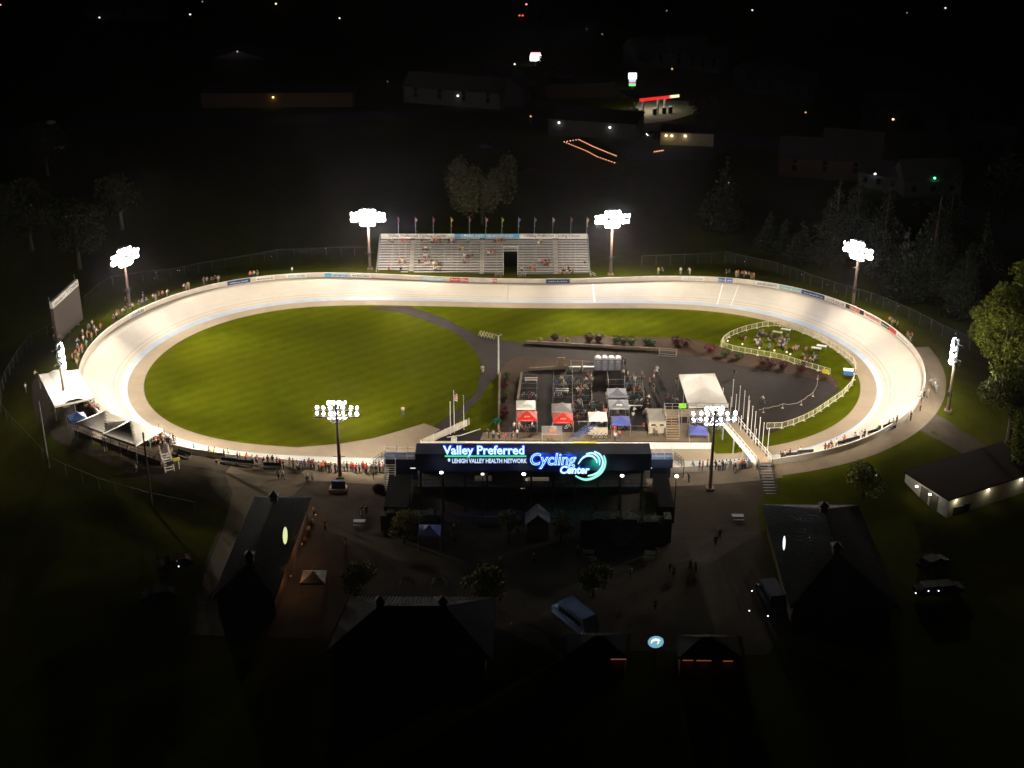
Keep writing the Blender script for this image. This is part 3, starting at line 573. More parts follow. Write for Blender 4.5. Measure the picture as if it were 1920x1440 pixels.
people([(408, 880, 'black'), (522, 900, 'white', 'walk'), (531, 900, 'grey', 'walk'), (576, 905, 'white'), (586, 906, 'grey', 'walk'), (256, 888, 'white', 'walk'), (590, 968, 'orange', 'walk'), (586, 992, 'brown'), (579, 1006, 'white', 'walk'), (571, 1024, 'red'), (610, 995, 'black'), (648, 1024, 'brown'), (678, 967, 'black'), (687, 967, 'black')], 'stand', 'on left plaza from track side', 'people strolling on the left plaza', tgt=None)
people([(1291, 905, 'black'), (1294, 1072, 'black', 'walk'), (1304, 1074, 'grey'), (1256, 1078, 'black'), (1263, 1083, 'navy'), (1181, 1085, 'white', 'walk'), (1349, 1011, 'black'), (1341, 1025, 'black', 'walk'), (939, 1062, 'white', 'walk'), (1001, 1057, 'black'), (850, 1000, 'white'), (853, 1018), (846, 1012), (1084, 1042, 'grey'), (970, 1010, 'black'), (1062, 1012, 'black'), (1232, 1046, 'navy'), (1160, 1165, 'pink'), (1228, 1145, 'red')], 'stand', 'on dark plaza from green lamp', 'people on the dark main plaza', tgt=None)
people([(905, 700, 'white'), (756, 780, 'beige'), (915, 822, 'black'), (925, 824, 'grey'), (936, 824, 'brown'), (948, 830, 'red'), (960, 826, 'black'), (964, 808, 'white'), (973, 808, 'beige'), (990, 803, 'red'), (998, 807, 'white'), (970, 822, 'white'), (1054, 720, 'white'), (1056, 723, 'white', 'sit'), (1083, 742), (1089, 740, 'brown'), (1096, 735, 'beige'), (1109, 734, 'brown'), (1110, 722, 'beige'), (1102, 712, 'red'), (1100, 722, 'white'), (1169, 708, 'white'), (1177, 712, 'white'), (1190, 722, 'white'), (1198, 733, 'grey', 'sit'), (1189, 742, 'beige'), (1201, 757, 'white', 'sit'), (1187, 716), (1166, 685, 'black'), (1172, 686, 'black'), (1204, 716, 'brown'), (1218, 724), (1226, 717, 'white', 'walk'), (1225, 735, 'black', 'walk'), (1217, 756, 'white'), (1214, 766, 'black'), (1232, 703, 'white'), (1186, 789, 'white'), (1188, 779, 'white'), (1178, 775, 'white'), (1170, 808, 'pink'), (1152, 816, 'red'), (1153, 828, 'white'), (1162, 824, 'orange'), (1206, 809, 'red'), (1230, 818, 'beige', 'walk'), (1240, 806, 'red'), (1235, 800, 'black'), (1119, 801, 'white'), (1129, 803, 'white'), (1126, 800, 'white'), (1132, 778, 'red'), (1136, 782, 'pink'), (1142, 775), (1150, 778, 'beige'), (1158, 778), (1164, 776, 'red'), (1208, 786, 'grey'), (1212, 782, 'white'), (1138, 750, 'white'), (1268, 722, 'black'), (1376, 708, 'black', 'walk')], 'stand', 'in the paddock from its left corner', 'riders and helpers in the paddock', tgt=None, tplot=lambda u, v: PZ(u, v, 0.08))
pic = []
for k, (u, v) in enumerate([(1392, 634), (1397, 637), (1424, 627), (1430, 625), (1436, 629), (1420, 633), (1416, 641), (1420, 647), (1428, 648), (1424, 640), (1446, 632), (1441, 640), (1456, 640), (1462, 643), (1466, 636), (1470, 641), (1474, 646), (1478, 640), (1468, 650), (1460, 650), (1472, 655), (1492, 655), (1496, 653), (1486, 657), (1513, 672), (1509, 676), (1506, 668), (1516, 680), (1520, 676), (1526, 668), (1528, 674), (1511, 657), (1442, 652), (1476, 634)]):
    pic.append((u, v, PR.choice(['pink', 'white', 'beige', 'grey', 'white', 'brown', 'blue'])))
people(pic, 'floor', 'of picnic party from enclosure tip', 'picnic party in the lattice enclosure', tgt=None, tplot=lambda u, v: PZ(u, v, 0.03))
# ---------------------------------------------------------------- far grandstand
X0, X1, YF, ZF, NR, RUN, RISE = -27.3, 15.7, 268.2, 1.1, 14, 0.74, 0.285
GSO = empty('grandstand', (0, YF, 0)); tag(GSO, 'long aluminium bleacher grandstand with rows of benches behind the far straight', 'grandstand')
GA = [-20.4, -6.1, 8.9]; TU = (-1.75, 1.15)
def gs(mb, c, d, m=0): mb.box((c[0], c[1]-YF, c[2]), d, 0, m)
for r in range(NR):
    y = YF + 0.5 + r*RUN; z = ZF + r*RISE
    seg = [X0+.15] + [e for a in GA for e in (a-.55, a+.55)] + [X1-.15]
    spans = list(zip(seg[::2], seg[1::2]))
    if r < 9:
        sp = []
        for a, c in spans:
            if a < TU[0] and c > TU[1]: sp += [(a, TU[0]-.1), (TU[1]+.1, c)]
            else: sp.append((a, c))
        spans = sp
    b = MB(); f = MB()
    for a, c in spans:
        gs(b, ((a+c)/2, y+.30, z+.40), (c-a, .28, .05)); gs(f, ((a+c)/2, y, z), (c-a, .42, .05)); gs(f, ((a+c)/2, y+.22, z+.10), (c-a, .03, .16))
    b.build('bench', M['alu'], GSO); f.build('footboard', M['steel'], GSO)
for a in GA:
    b = MB()
    for r in range(NR*2): gs(b, (a, YF+.3+r*RUN/2, ZF+r*RISE/2), (1.0, .34, .06))
    b.build('aisle_steps', M['alu'], GSO); b = MB()
    for s in (0,):
        b.bar((a, .4, ZF+.9), (a, NR*RUN, ZF+NR*RISE+.9), .035)
        for r in range(0, NR, 3): b.bar((a, .4+r*RUN, ZF+r*RISE), (a, .4+r*RUN, ZF+r*RISE+.9), .03)
    b.build('handrail', M['steel'], GSO)
b = MB()   # front walkway and posts
for a, c in ((X0, TU[0]), (TU[1], X1)):
    gs(b, ((a+c)/2, YF-.55, ZF-.05), (c-a, 1.5, .08)); gs(b, ((a+c)/2, YF-1.28, ZF-.1), (c-a, .06, .28))
    x = a
    while x < c: gs(b, (x+.1, YF-1.2, ZF/2), (.09, .09, ZF)); x += 2.7
b.build('front_walkway', M['alu'], GSO)
b = MB()
for x in (X0, X1):
    for zz in (.45, .9): b.bar((x, -.2, ZF+zz), (x, NR*RUN, ZF+NR*RISE+zz+.2), .03)
    for r in range(NR+1): b.bar((x, r*RUN, 0), (x, r*RUN, ZF+r*RISE+1.0), .035)
for zz in (.5, 1.0):
    b.bar((X0, NR*RUN+.2, ZF+NR*RISE+zz), (X1, NR*RUN+.2, ZF+NR*RISE+zz), .03)
b.build('side_railing', M['steel'], GSO)
b = MB()
x = X0
while x <= X1 + .1:
    if not (TU[0]-1 < x < TU[1]+1):
        for r in (0, 4, 8, 12): b.bar((x, r*RUN, 0), (x, r*RUN, ZF+r*RISE), .06, k=5)
        b.bar((x, 0, .2), (x, NR*RUN, ZF+NR*RISE-.5), .05, k=5)
    x += 2.69
b.build('substructure', M['steel'], GSO)
b = MB()
for x in TU:
    for zz in (0.0, .5, 1.0): b.bar((x, -.3, ZF+zz), (x, 9*RUN, ZF+9*RISE*.9+zz*1.2), .04)
    for r in range(0, 10, 3): b.bar((x, r*RUN, 0), (x, r*RUN, ZF+r*RISE+1.2), .05)
b.bar((TU[0], 9*RUN, ZF+9*RISE+1.1), (TU[1], 9*RUN, ZF+9*RISE+1.1), .05)
b.build('tunnel_railing', M['white'], GSO)
b = MB(); b.quad((TU[0], 9*RUN, 0), (TU[1], 9*RUN, 0), (TU[1], 9*RUN, ZF+8.4*RISE), (TU[0], 9*RUN, ZF+8.4*RISE)); b.build('tunnel_back', M['black'], GSO)
for x0, s in ((TU[0]-1.6, 1), (TU[1]+1.6, -1), (X1, 1)):
    b = MB()
    for k in range(6): gs(b, (x0 + s*(k*.32+.1), YF-.7, ZF-.15-k*.18), (.34, 1.1, .05))
    for yy in (-1.2, -.15):
        for zz in (.4, .9): b.bar((x0, yy, ZF+zz), (x0+s*1.9, yy, zz+.05), .03)
        for k in (0, 3, 6): b.bar((x0+s*k*.32, yy, ZF-k*.18-.1), (x0+s*k*.32, yy, ZF-k*.18+.85), .03)
    b.build('side_stairs', M['alu'], GSO)
yb = NR*RUN + .25; zb = ZF + NR*RISE + .12
for (a, c, m, tx, tm) in ((X0+.2, -11.9, 'white', 'Valley Preferred Cycling Center', 'ink'), (-11.9, 1.55, 'sky', 'COMMUNITY GRANDSTAND', 'white'), (1.55, X1-.1, 'white', 'Valley Preferred Cycling Center', 'ink')):
    b = MB(); b.box(((a+c)/2, yb, zb+.5), (c-a, .06, 1.0)); o = b.build('banner', M[m], GSO); o['label'] = 'long banner with lettering along the top rail'
    L = c - a; put_text(tx, 'lettering', M[tm], o, lambda x, y, z: (a + L*.10 + x, yb-.05, zb+.16+y), L*.80, .70, bold=.03)
fl = [(747, 'dark'), (779, 'red'), (812.5, 'vred'), (846, 'yel'), (880, 'vblue'), (911, 'white'), (941, 'yel'), (972, 'pale'), (1002, 'teal'), (1036, 'red'), (1070, 'vred'), (1100, 'yel')]
FN = {'dark': 'dark', 'red': 'white and red', 'vred': 'deep red', 'yel': 'yellow', 'vblue': 'blue and red', 'white': 'white and orange', 'pale': 'pale blue', 'teal': 'green'}
def flag_mb(b, x, y, z, wdt, hgt, m0=0, m1=1):
    n = 6   # hanging in folds
    for k in range(n):
        for q in range(5):
            def pt(i, j): 
                ww = wdt * (0.55 + 0.45*math.sin(j*1.1+1)) * i / n; return (x + ww, y + .12*math.sin(i*2.3+j), z - hgt*j/5 - ww*.5)
            b.quad(pt(k, q), pt(k+1, q), pt(k+1, q+1), pt(k, q+1), m0 if (q + k) % 2 else m1)
second = ['red', 'white', 'vnavy', 'yel', 'red', 'orange', 'green', 'vblue', 'vnavy', 'white', 'vnavy', 'yel']
for k, (u, m) in enumerate(fl):
    zt = 9.6; x = (u-960)/9.07*1.0; t = empty('flagpole', (x, YF+yb+.5, 0)); tag(t, f'flagpole with hanging {FN[m]} flag behind the grandstand, {ORD[k]} from left', 'flagpole', 'flagpoles along the back of the grandstand')
    b = MB(); b.bar((0, 0, 0), (0, 0, zt), .06, .035); b.ball((0, 0, zt+.05), .08, seg=6, rng=4); b.build('pole', M['steel'], t)
    b = MB(); flag_mb(b, .05, 0, zt-.15, .42, 1.75); b.build('flag', [M[m], M[second[k]]], t)
def gs_seat(u, v):
    # row whose height matches the pixel
    best = None
    for r in range(NR):
        y = YF + .5 + r*RUN + .3; z = ZF + r*RISE + .40
        p = PD(u, v, y); e = abs(p.z - z - .05)
        if best is None or e < best[0]: best = (e, Vector((p.x, y-.02, z - .50)))
    return best[1]
gp = []
for zx, zy, c in [(125, 380, 'green'), (150, 385, None), (240, 395, 'red'), (268, 390, 'red'), (390, 390, 'black'), (480, 395, 'white'), (498, 395, 'brown'), (515, 390, 'orange'), (530, 398, 'red'), (545, 392, 'black'), (620, 385, 'black'), (640, 385, 'white'), (655, 398, 'blue'), (675, 390, 'brown'), (775, 385, 'turquoise'), (995, 390, None), (1010, 395, 'orange'), (1030, 392, 'red'), (1048, 392, 'black'), (1070, 392, 'brown'), (1350, 400, 'white'), (1368, 398, 'yellow'), (405, 445, 'grey'), (425, 440, 'white'), (445, 445, 'beige'), (470, 440, 'turquoise'), (705, 440, 'beige'), (728, 440, 'yellow'), (190, 495, 'grey'), (415, 505, 'white'), (435, 510, 'white'), (455, 515, 'grey'), (745, 515, 'white'), (770, 515, 'black'), (790, 515, 'brown'), (808, 515, 'black'), (945, 485, 'white'), (962, 480, 'red'), (980, 490, 'pink'), (215, 545, 'orange'), (235, 550, 'white'), (255, 545, 'orange'), (372, 545, 'black'), (735, 555, None), (752, 560, 'pink'), (425, 560, 'red'), (450, 565, 'white'), (472, 562, 'black'), (492, 565, 'white'), (520, 562, 'green'), (535, 565, 'black'), (430, 585, 'white'), (125, 615, 'red'), (225, 615, 'black'), (500, 610, 'white'), (520, 618, 'yellow'), (545, 612, 'grey'), (1355, 550, 'white'), (1380, 552, 'pink'), (1410, 560, 'black'), (1435, 552, 'black'), (1408, 578, 'red'), (1430, 580, 'black'), (1450, 605, 'beige'), (1210, 610, 'white'), (1285, 605, 'beige'), (1305, 612, 'red'), (1325, 610, 'red'), (1730, 550, 'beige'), (1555, 630, 'black'), (1575, 628, 'white'), (1598, 625, 'black'), (1635, 635, 'grey'), (1530, 655, 'white'), (1560, 655, 'black'), (1585, 655, 'white'), (1605, 660, 'black'), (35, 650, 'brown')]:
    gp.append((700 + zx/4.364, 360 + zy/4.364 + 3, c or PR.choice(WCOL)))
people(gp, 'sit', 'of grandstand audience from top left', 'audience seated in the far grandstand', tgt=(0, 190), tplot=gs_seat, stuff=True)
tag(CROWD.build('crowd', CM, sm=True), 'far spectators seated in the grandstand and standing along the far rim', kind='stuff')
# ---------------------------------------------------------------- near stand with the neon sign (seen from behind)
YB = 174.0; BX0, BX1 = -13.4, 19.3
def XB(u, D=174.0, z=9): return PD(u, 0, D).x * 0 + (u-960) * ((D*math.cos(PIT) - (z-H)*math.sin(PIT)) / F)
NB = empty('sign_stand', ((BX0+BX1)/2, YB, 0)); tag(NB, 'dark navy race control building with a broad flat roof carrying the glowing sign', 'building')
cx = (BX0+BX1)/2
def nb(mb, c, d, m=0): mb.box((c[0]-cx, c[1]-YB, c[2]), d, 0, m)
b = MB(); nb(b, (cx, YB+1.5, 10.1), (BX1-BX0, 3.2, .3)); b.build('roof', M['navy'], NB)
b = MB(); nb(b, (cx, YB-.2, 9.05), (BX1-BX0, .3, 2.6))
for k in range(12): nb(b, (BX0 + 1.3 + k*2.75, YB-.37, 9.05), (.05, .06, 2.6))
b.build('fascia', M['navy'], NB)
b = MB(); nb(b, (BX0+.1, YB+1.5, 9.0), (.2, 3.0, 2.0)); nb(b, (BX1-.1, YB+1.5, 9.0), (.2, 3.0, 2.0)); b.build('end_cladding', M['navy'], NB)
b = MB(); nb(b, (cx, YB+1.6, 7.65), (BX1-BX0-.6, 2.9, .15)); b.build('soffit', M['dark'], NB)
b = MB()
for k in range(11):
    x = BX0 + .6 + k*3.1
    if x < BX1: nb(b, (x, YB+.9, 3.9), (.28, .28, 7.5)); nb(b, (x, YB+5.0, 3.9), (.28, .28, 7.5))
b.build('column', M['dsteel'], NB)['kind'] = 'stuff'
b = MB(); nb(b, (cx, YB+3.0, 4.4), (BX1-BX0-.5, 4.2, .25)); b.build('upper_floor', M['dark'], NB)
b = MB(); nb(b, (cx, YB+5.2, 2.6), (BX1-BX0-.6, .15, 5.2)); nb(b, (cx, YB+5.3, 6.3), (BX1-BX0-4, .15, 2.5)); b.build('rear_wall', M['navy'], NB)
b = MB()
for zz in (.5, 1.05): b.bar((BX0-cx, 1.0, 4.5+zz), (BX1-cx, 1.0, 4.5+zz), .03)
for k in range(30): b.bar((BX0-cx+k*1.12, 1.0, 4.5), (BX0-cx+k*1.12, 1.0, 5.55), .02)
b.build('gallery_rail', M['dsteel'], NB)
for u0, u1, lit in ((768, 778, 1), (793, 812, 1), (820, 836, 1), (842, 858, 1), (866, 880, 1), (893, 916, 0), (1160, 1176, 0), (1214, 1224, 1)):
    b = MB(); xa, xb = XB(u0), XB(u1); nb(b, ((xa+xb)/2, YB+.8, 7.52), (xb-xa, .12, .07)); b.build('strip_light', glow('strip_tube', (1, .95, .9), 1.1 if lit else .5), NB)
# lit rooms under the roof
for u0, u1, v0, v1, c, e in ((890, 922, 892, 911, 'lit_room_dim', .035), (976, 984, 903, 916, 'lit_door', .34), (988, 1029, 895, 905, 'lit_room', .10), (985, 990, 897, 902, 'lit_door', .34)):
    p0 = PD(u0, v0, YB+2.6); p1 = PD(u1, v1, YB+2.6); b = MB(); nb(b, ((p0.x+p1.x)/2, YB+2.6, (p0.z+p1.z)/2), (p1.x-p0.x, .1, abs(p1.z-p0.z)))
    b.build('lit_window', glow(c, (1, .80, .55), e), NB)
# side decks
for s_, xa, xb in ((-1, -18.6, -13.6), (1, 19.6, 23.4)):
    y0, y1, zt_ = 182.3 - YB, 184.6 - YB, 4.9
    b = MB(); b.box(((xa+xb)/2-cx, (y0+y1)/2, zt_-.7), (xb-xa, y1-y0, 1.4)); b.box(((xa+xb)/2-cx+.2, (y0+y1)/2+.3, 1.9), (xb-xa-.8, y1-y0-.8, 3.4)); b.build('side_deck', M['navy'], NB)
    b = MB(); b.box(((xa+xb)/2-cx+s_*.0, 2.2, 1.9), (xb-xa-1.6, 9.5, 2.6)); b.build('dark_filler', M['black'], NB)  # black box put in to fill the dark space below the deck
    b = MB(); xo = xa if s_ < 0 else xb
    for yy in (y0, y1):
        for zz in (.55, 1.15): b.bar((xa-cx, yy, zt_+zz), (xb-cx, yy, zt_+zz), .035)
        for k in range(4): x = xa + (xb-xa)*k/3; b.bar((x-cx, yy, zt_), (x-cx, yy, zt_+1.15), .035)
    for zz in (.55, 1.15): b.bar((xo-cx, y0, zt_+zz), (xo-cx, y1, zt_+zz), .035)
    b.build('deck_railing', M['steel'], NB)
    b = MB(); x = xo + s_*1.7
    for yy in (y0, y0+1.1):
        for zz in (.0, .35, .7, 1.05): b.bar((xo-cx, yy, zt_-.2+zz), (x-cx, yy, zt_-1.5+zz), .03)
        for k in range(5): b.bar((xo-cx+(x-xo)*k/4, yy, zt_-.2-1.3*k/4), (xo-cx+(x-xo)*k/4, yy, zt_+.85-1.3*k/4), .025)
    b.box((x-cx, y0+.5, 1.8), (.1, .1, 3.2)); b.build('stair_landing', M['dsteel'], NB)
# the steel stair on the left
p0 = PT(731, 921); b = MB(); ST = empty('metal_staircase', (p0.x, p0.y, p0.z)); tag(ST, 'steep white metal staircase at the left end of the sign building', 'staircase')
nst = 12
for k in range(nst): b.box((0, k*.21, .2+k*.26), (1.35, .20, .05))
b.build('treads', M['white'], ST); b = MB()
for s in (-.75, .75):
    b.bar((s, -.2, 0), (s, nst*.21, nst*.26+.05), .07); b.bar((s, -.2, 1.0), (s, nst*.21, nst*.26+1.0), .04)
    for k in range(0, nst+1, 3): b.bar((s, k*.21, k*.26), (s, k*.21, k*.26+1.0), .03)
b.build('stringers', M['white'], ST)
b = MB(); b.ball((0, 0, .55), .75, 1.0, 12, 8); o = b.build('rounded_bin', M['black']); o.location = PT(710, 922, 0); o.scale = (1.2, .9, 1); tag(o, 'black rounded cover standing left of the metal staircase', 'bin')
# neon sign
SG_ = empty('neon_sign', (0, YB-.6, 9)); tag(SG_, 'large blue and green neon lettering sign with curved swoosh', 'sign')
YS = YB - .62
def on_sign(u0, v0, u1, v1):
    a = PD(u0, v1, YS); c = PD(u1, v0, YS); return a.x, a.z, c.x - a.x, c.z - a.z
def sign_text(t, u0, v0, u1, v1, m, back=None, bold=.01, tube=0, shear=0, dz=0):
    x, z, w_, h_ = on_sign(u0, v0, u1, v1)
    f = lambda X, Y, Z, d=0: (x + X, YS - d - 0 - SG_.location.y, z + Y - 9)
    if back:
        e = .10; put_text(t, 'halo_lettering', back, SG_, lambda X, Y, Z: (x - e + X, .04, z - e + Y - 9), w_ + 2*e, h_ + 2*e, bold=bold+.08, shear=shear)  # larger glowing copy paints the blue bloom around the letters
    if tube: return put_text(t, 'letters', m, SG_, lambda X, Y, Z: (x + X, -.08 + Z*.5, z + Y - 9), w_, h_, bold=.0, tube=tube, shear=shear)
    return put_text(t, 'letters', m, SG_, lambda X, Y, Z: (x + X, -.08, z + Y - 9), w_, h_, bold=bold, shear=shear)
NW = glow('neon_white_blue', (.50, .80, 1.0), 1.75, 'AUTO'); NBK = glow('blue_halo_glow', (.012, .05, .95), .85, 'AUTO'); NC = glow('neon_cyan', (.52, .93, 1.0), 1.3, 'AUTO'); NG = glow('neon_green', (.34, .96, .78), 1.1, 'AUTO'); NF = glow('neon_blue_fill', (.02, .08, .6), .4, 'AUTO'); NWW = glow('neon_white', (.62, .72, 1.0), 1.2, 'AUTO')
sign_text('Valley Preferred', 831, 835, 983, 857, NW, NBK, bold=.025)
sign_text('LEHIGH VALLEY HEALTH NETWORK', 848, 859.5, 988, 868, NWW, None, bold=.03)
sign_text('Cycling', 994, 849, 1081, 879, NF, NBK, bold=.03, shear=.15); sign_text('Cycling', 994, 849, 1081, 879, NC, tube=.022, shear=.15)
sign_text('Center', 1050, 873, 1106, 888, NW, NBK, bold=.035, shear=.15)
x, z, w_, h_ = on_sign(834, 854, 987, 856.2); b = MB(); b.box((x+w_/2, -.05, z+h_/2-9), (w_, .08, h_)); b.build('underline', glow('neon_green_line', (.08, .85, .35), 1.0, 'AUTO'), SG_)
b = MB(); x, z, w_, h_ = on_sign(839, 858, 845, 869)
b.ball((x + w_*.5, -.03, z + h_*.6 - 9), w_*.38, 1.5, 8, 6); b.build('round_emblem', NWW, SG_)
def swoosh(pts, wmax, m, w0=.15, w1=.1, nm='swoosh'):
    P_ = [Vector(p) for p in pts]; D_ = []
    for a, c, d, e in zip([P_[0]] + P_[:-2], P_[:-1], P_[1:], P_[2:] + [P_[-1]]):
        for q in range(6):
            t_ = q/6; D_.append(.5*((2*c) + (-a + d)*t_ + (2*a - 5*c + 4*d - e)*t_*t_ + (-a + 3*c - 3*d + e)*t_**3))
    D_.append(P_[-1]); n = len(D_); b = MB(); L_ = []
    for k in range(n):
        tg = (D_[min(k+1, n-1)] - D_[max(k-1, 0)]).normalized(); nn_ = Vector((-tg.y, tg.x)); w_ = wmax*(max(0, math.sin(math.pi*(w0 + (1-w0-w1)*k/(n-1))))**.7)/2
        a, c = D_[k] + nn_*w_, D_[k] - nn_*w_; a = PD(a.x, a.y, YS); c = PD(c.x, c.y, YS); L_.append(((a.x, -.1, a.z-9), (c.x, -.1, c.z-9)))
    for (a, c), (d, e) in zip(L_, L_[1:]):
        b.quad(a, c, e, d); q = lambda p: (p[0], .02, p[2]); b.quad(q(d), q(e), q(c), q(a)); b.quad(a, d, q(d), q(a)); b.quad(e, c, q(c), q(e))
    b.build(nm, m, SG_)
swoosh([(1084, 870), (1091, 860), (1100, 854.5), (1110, 855), (1117, 861), (1119, 868)], 3.4, NC, .1, .1)
swoosh([(1099, 851), (1110, 849.5), (1119, 854), (1124.5, 862), (1124, 872)], 3.2, NC)
swoosh([(1114, 846.5), (1124, 851.5), (1130, 862), (1129, 874), (1122, 884.5), (1112, 890), (1102, 892)], 3.4, NC)
swoosh([(1132, 854), (1135, 864), (1133, 876), (1126, 887), (1114, 895), (1101, 899), (1090, 897.5), (1079, 892)], 4.4, NG)
b = MB()
for k in range(10): xx = XB(835 + k*29); b.box((xx, .25, 0.35), (.06, .06, 3.0)); b.box((xx, .4, 0.2), (.05, .35, .05))
b.box((XB(985), .22, -.2), (XB(1125)-XB(832), .05, .06)); b.box((XB(985), .22, 1.6), (XB(1125)-XB(832), .05, .06)); b.build('sign_frame', M['dsteel'], SG_)
for u, v, c_, e_ in ((860, 850, (.05, .12, 1), 9), (910, 850, (.05, .12, 1), 9), (960, 852, (.05, .12, 1), 9), (1020, 866, (.05, .2, 1), 8), (1065, 872, (.05, .2, 1), 9), (1105, 862, (.05, .6, .9), 7), (1120, 885, (.05, 1, .35), 8)):  # added spots that wash the letters' blue over fascia and roof
    p = PD(u, v, YS); ld = bpy.data.lights.new('neon_glow', 'SPOT'); ld.spot_size = R(150); ld.spot_blend = .6; ld.energy = e_*30; ld.color = c_; ld.shadow_soft_size = 0.1; lo = bpy.data.objects.new('neon_glow', ld); C.objects.link(lo); lo.location = (p.x, YS-.5, p.z+1.5); lo.rotation_euler = (R(62), 0, 0)
# lamp posts in front of it
def lamp_post(u, v_head, D, label, m, e, col=(1, .95, .9), zb=None):
    p = PD(u, v_head, D); zb = terrain(p.x, p.y); t = empty('lamp_post', (p.x, p.y, zb)); tag(t, label, 'lamp post', 'lamp posts around the sign building')
    b = MB(); b.bar((0, 0, 0), (0, 0, p.z-zb), .09, .06); b.bar((0, 0, p.z-zb), (0, -.5, p.z-zb+.1), .04); b.build('post', M['dsteel'], t)
    b = MB(); b.ball((0, -.55, p.z-zb+.05), .28, .6, 10, 6); b.build('lamp_head', m, t)
    ld = bpy.data.lights.new('post_light', 'POINT'); ld.energy = e; ld.color = col; ld.shadow_soft_size = .3; lo = bpy.data.objects.new('post_light', ld); C.objects.link(lo); lo.location = (p.x, p.y-.8, p.z-.5)
lamp_post(828, 883, 172.6, 'slim lamp post with white head below the word Valley', glow('post_lamp', (1, .95, 1), 5), 8)
lamp_post(905, 886, 173.2, 'slim lamp post with a weak head left of the lit doorway', glow('post_lamp_dim', (1, .9, .8), 1.4), 4)
lamp_post(982, 886, 172.6, 'slim lamp post with bright white head at the middle of the building', glow('post_lamp_b', (1, .95, 1), 8), 12)
lamp_post(1166, 889, 172.6, 'slim lamp post under the right half of the building', glow('post_lamp', (1, .95, 1), 5), 8)
lamp_post(1268, 890, 173.5, 'lamp post with dazzling yellow green head at the right corner', YGREEN, 45, (.85, 1, .5))
# hedge and booth in the front
def leaves(b, c, rad, n, size, rr, m=0, flat=1.0):
    for _ in range(n):
        while True:
            p = Vector((rr.uniform(-1, 1), rr.uniform(-1, 1), rr.uniform(-1, 1)))
            if .25 < p.length < 1: break
        p = Vector(c) + Vector((p.x*rad[0], p.y*rad[1], p.z*rad[2]))
        a = Vector((rr.gauss(0, 1), rr.gauss(0, 1), rr.gauss(0, 1)*flat)).normalized(); q = a.orthogonal().normalized(); r2 = a.cross(q); s = size * rr.uniform(.6, 1.3)
        b.quad(p - q*s, p - r2*s*.55, p + q*s, p + r2*s*.55, m)
LEAF = mat('leaf_green', (0.115, 0.14, 0.011), 0.7, scale=.8, var=.35); DLEAF = mat('dark_conifer_leaf', (0.018, 0.024, 0.013), 0.85, scale=.8, var=.3); RLEAF = mat('burgundy_leaf', (0.055, 0.010, 0.013), 0.8, scale=2, var=.3); SLEAF = mat('shrub_leaf', (0.045, 0.075, 0.018), 0.8, scale=2, var=.3); YLEAF = mat('yellow_bloom_leaf', (0.30, 0.30, 0.05), 0.8); WLEAF = mat('willow_leaf', (0.075, 0.075, 0.035), 0.8, scale=1, var=.3)
def hedge(u0, u1, v, hgt, dep, label):
    a = PT(u0, v); c = PT(u1, v); rr = random.Random(int(u0)); b = MB(); L = (c-a).length; n = int(L/.9)
    for k in range(n):
        x = -L/2 + L*(k+.5)/n; hh_ = hgt*rr.uniform(.85, 1.08)
        b.box((x, 0, hh_*.42), (1.0, dep*.75, hh_*.8)); leaves(b, (x, 0, hh_*.5), (.62, dep*.55, hh_*.55), 160, .13, rr)
    o = b.build('hedge', DLEAF, loc=(a+c)/2); tag(o, label, 'hedge')
hedge(716, 826, 990, 3.3, 2.2, 'dark clipped hedge by the left half of the sign building')
hedge(1088, 1256, 1012, 4.6, 2.6, 'tall dark hedge by the right half of the sign building')
bt = PT(1008, 1003); t = empty('ticket_booth', bt); tag(t, 'small gabled booth with dim yellow front between two plaza trees', 'booth')
b = MB(); b.box((0, 0, 1.2), (3.0, 2.2, 2.4)); b.build('wall', mat('booth_yellow', (.30, .20, .05), .8), t)
b = MB()
for s in (-1, 1): b.quad((0, -1.6, 4.1), (s*1.75, -1.6, 2.5), (s*1.75, 1.6, 2.5), (0, 1.6, 4.1))
b.tri((-1.7, -1.5, 2.5), (1.7, -1.5, 2.5), (0, -1.5, 4.0)); b.build('roof', M['roofg'], t)
b = MB(); a = PT(895, 986); c = PT(936, 988); b.box(((a.x+c.x)/2, a.y, 1.0), (c.x-a.x, .06, 1.4)); o = b.build('fence_banner', M['pale']); tag(o, 'pale rectangular banner on the dark fence under the building', 'banner')
b = MB()
a = PT(845, 988); c = PT(975, 990)
for zz in (.4, 1.4): b.bar((a.x, a.y+.3, a.z+zz), (c.x, c.y+.3, c.z+zz), .04)
for k in range(14): xx = a.x + (c.x-a.x)*k/13; b.bar((xx, a.y+.3, a.z), (xx, a.y+.3, a.z+1.5), .04)
tag(b.build('railing', M['dsteel']), 'low dark railing under the left half of the sign building', 'railing')
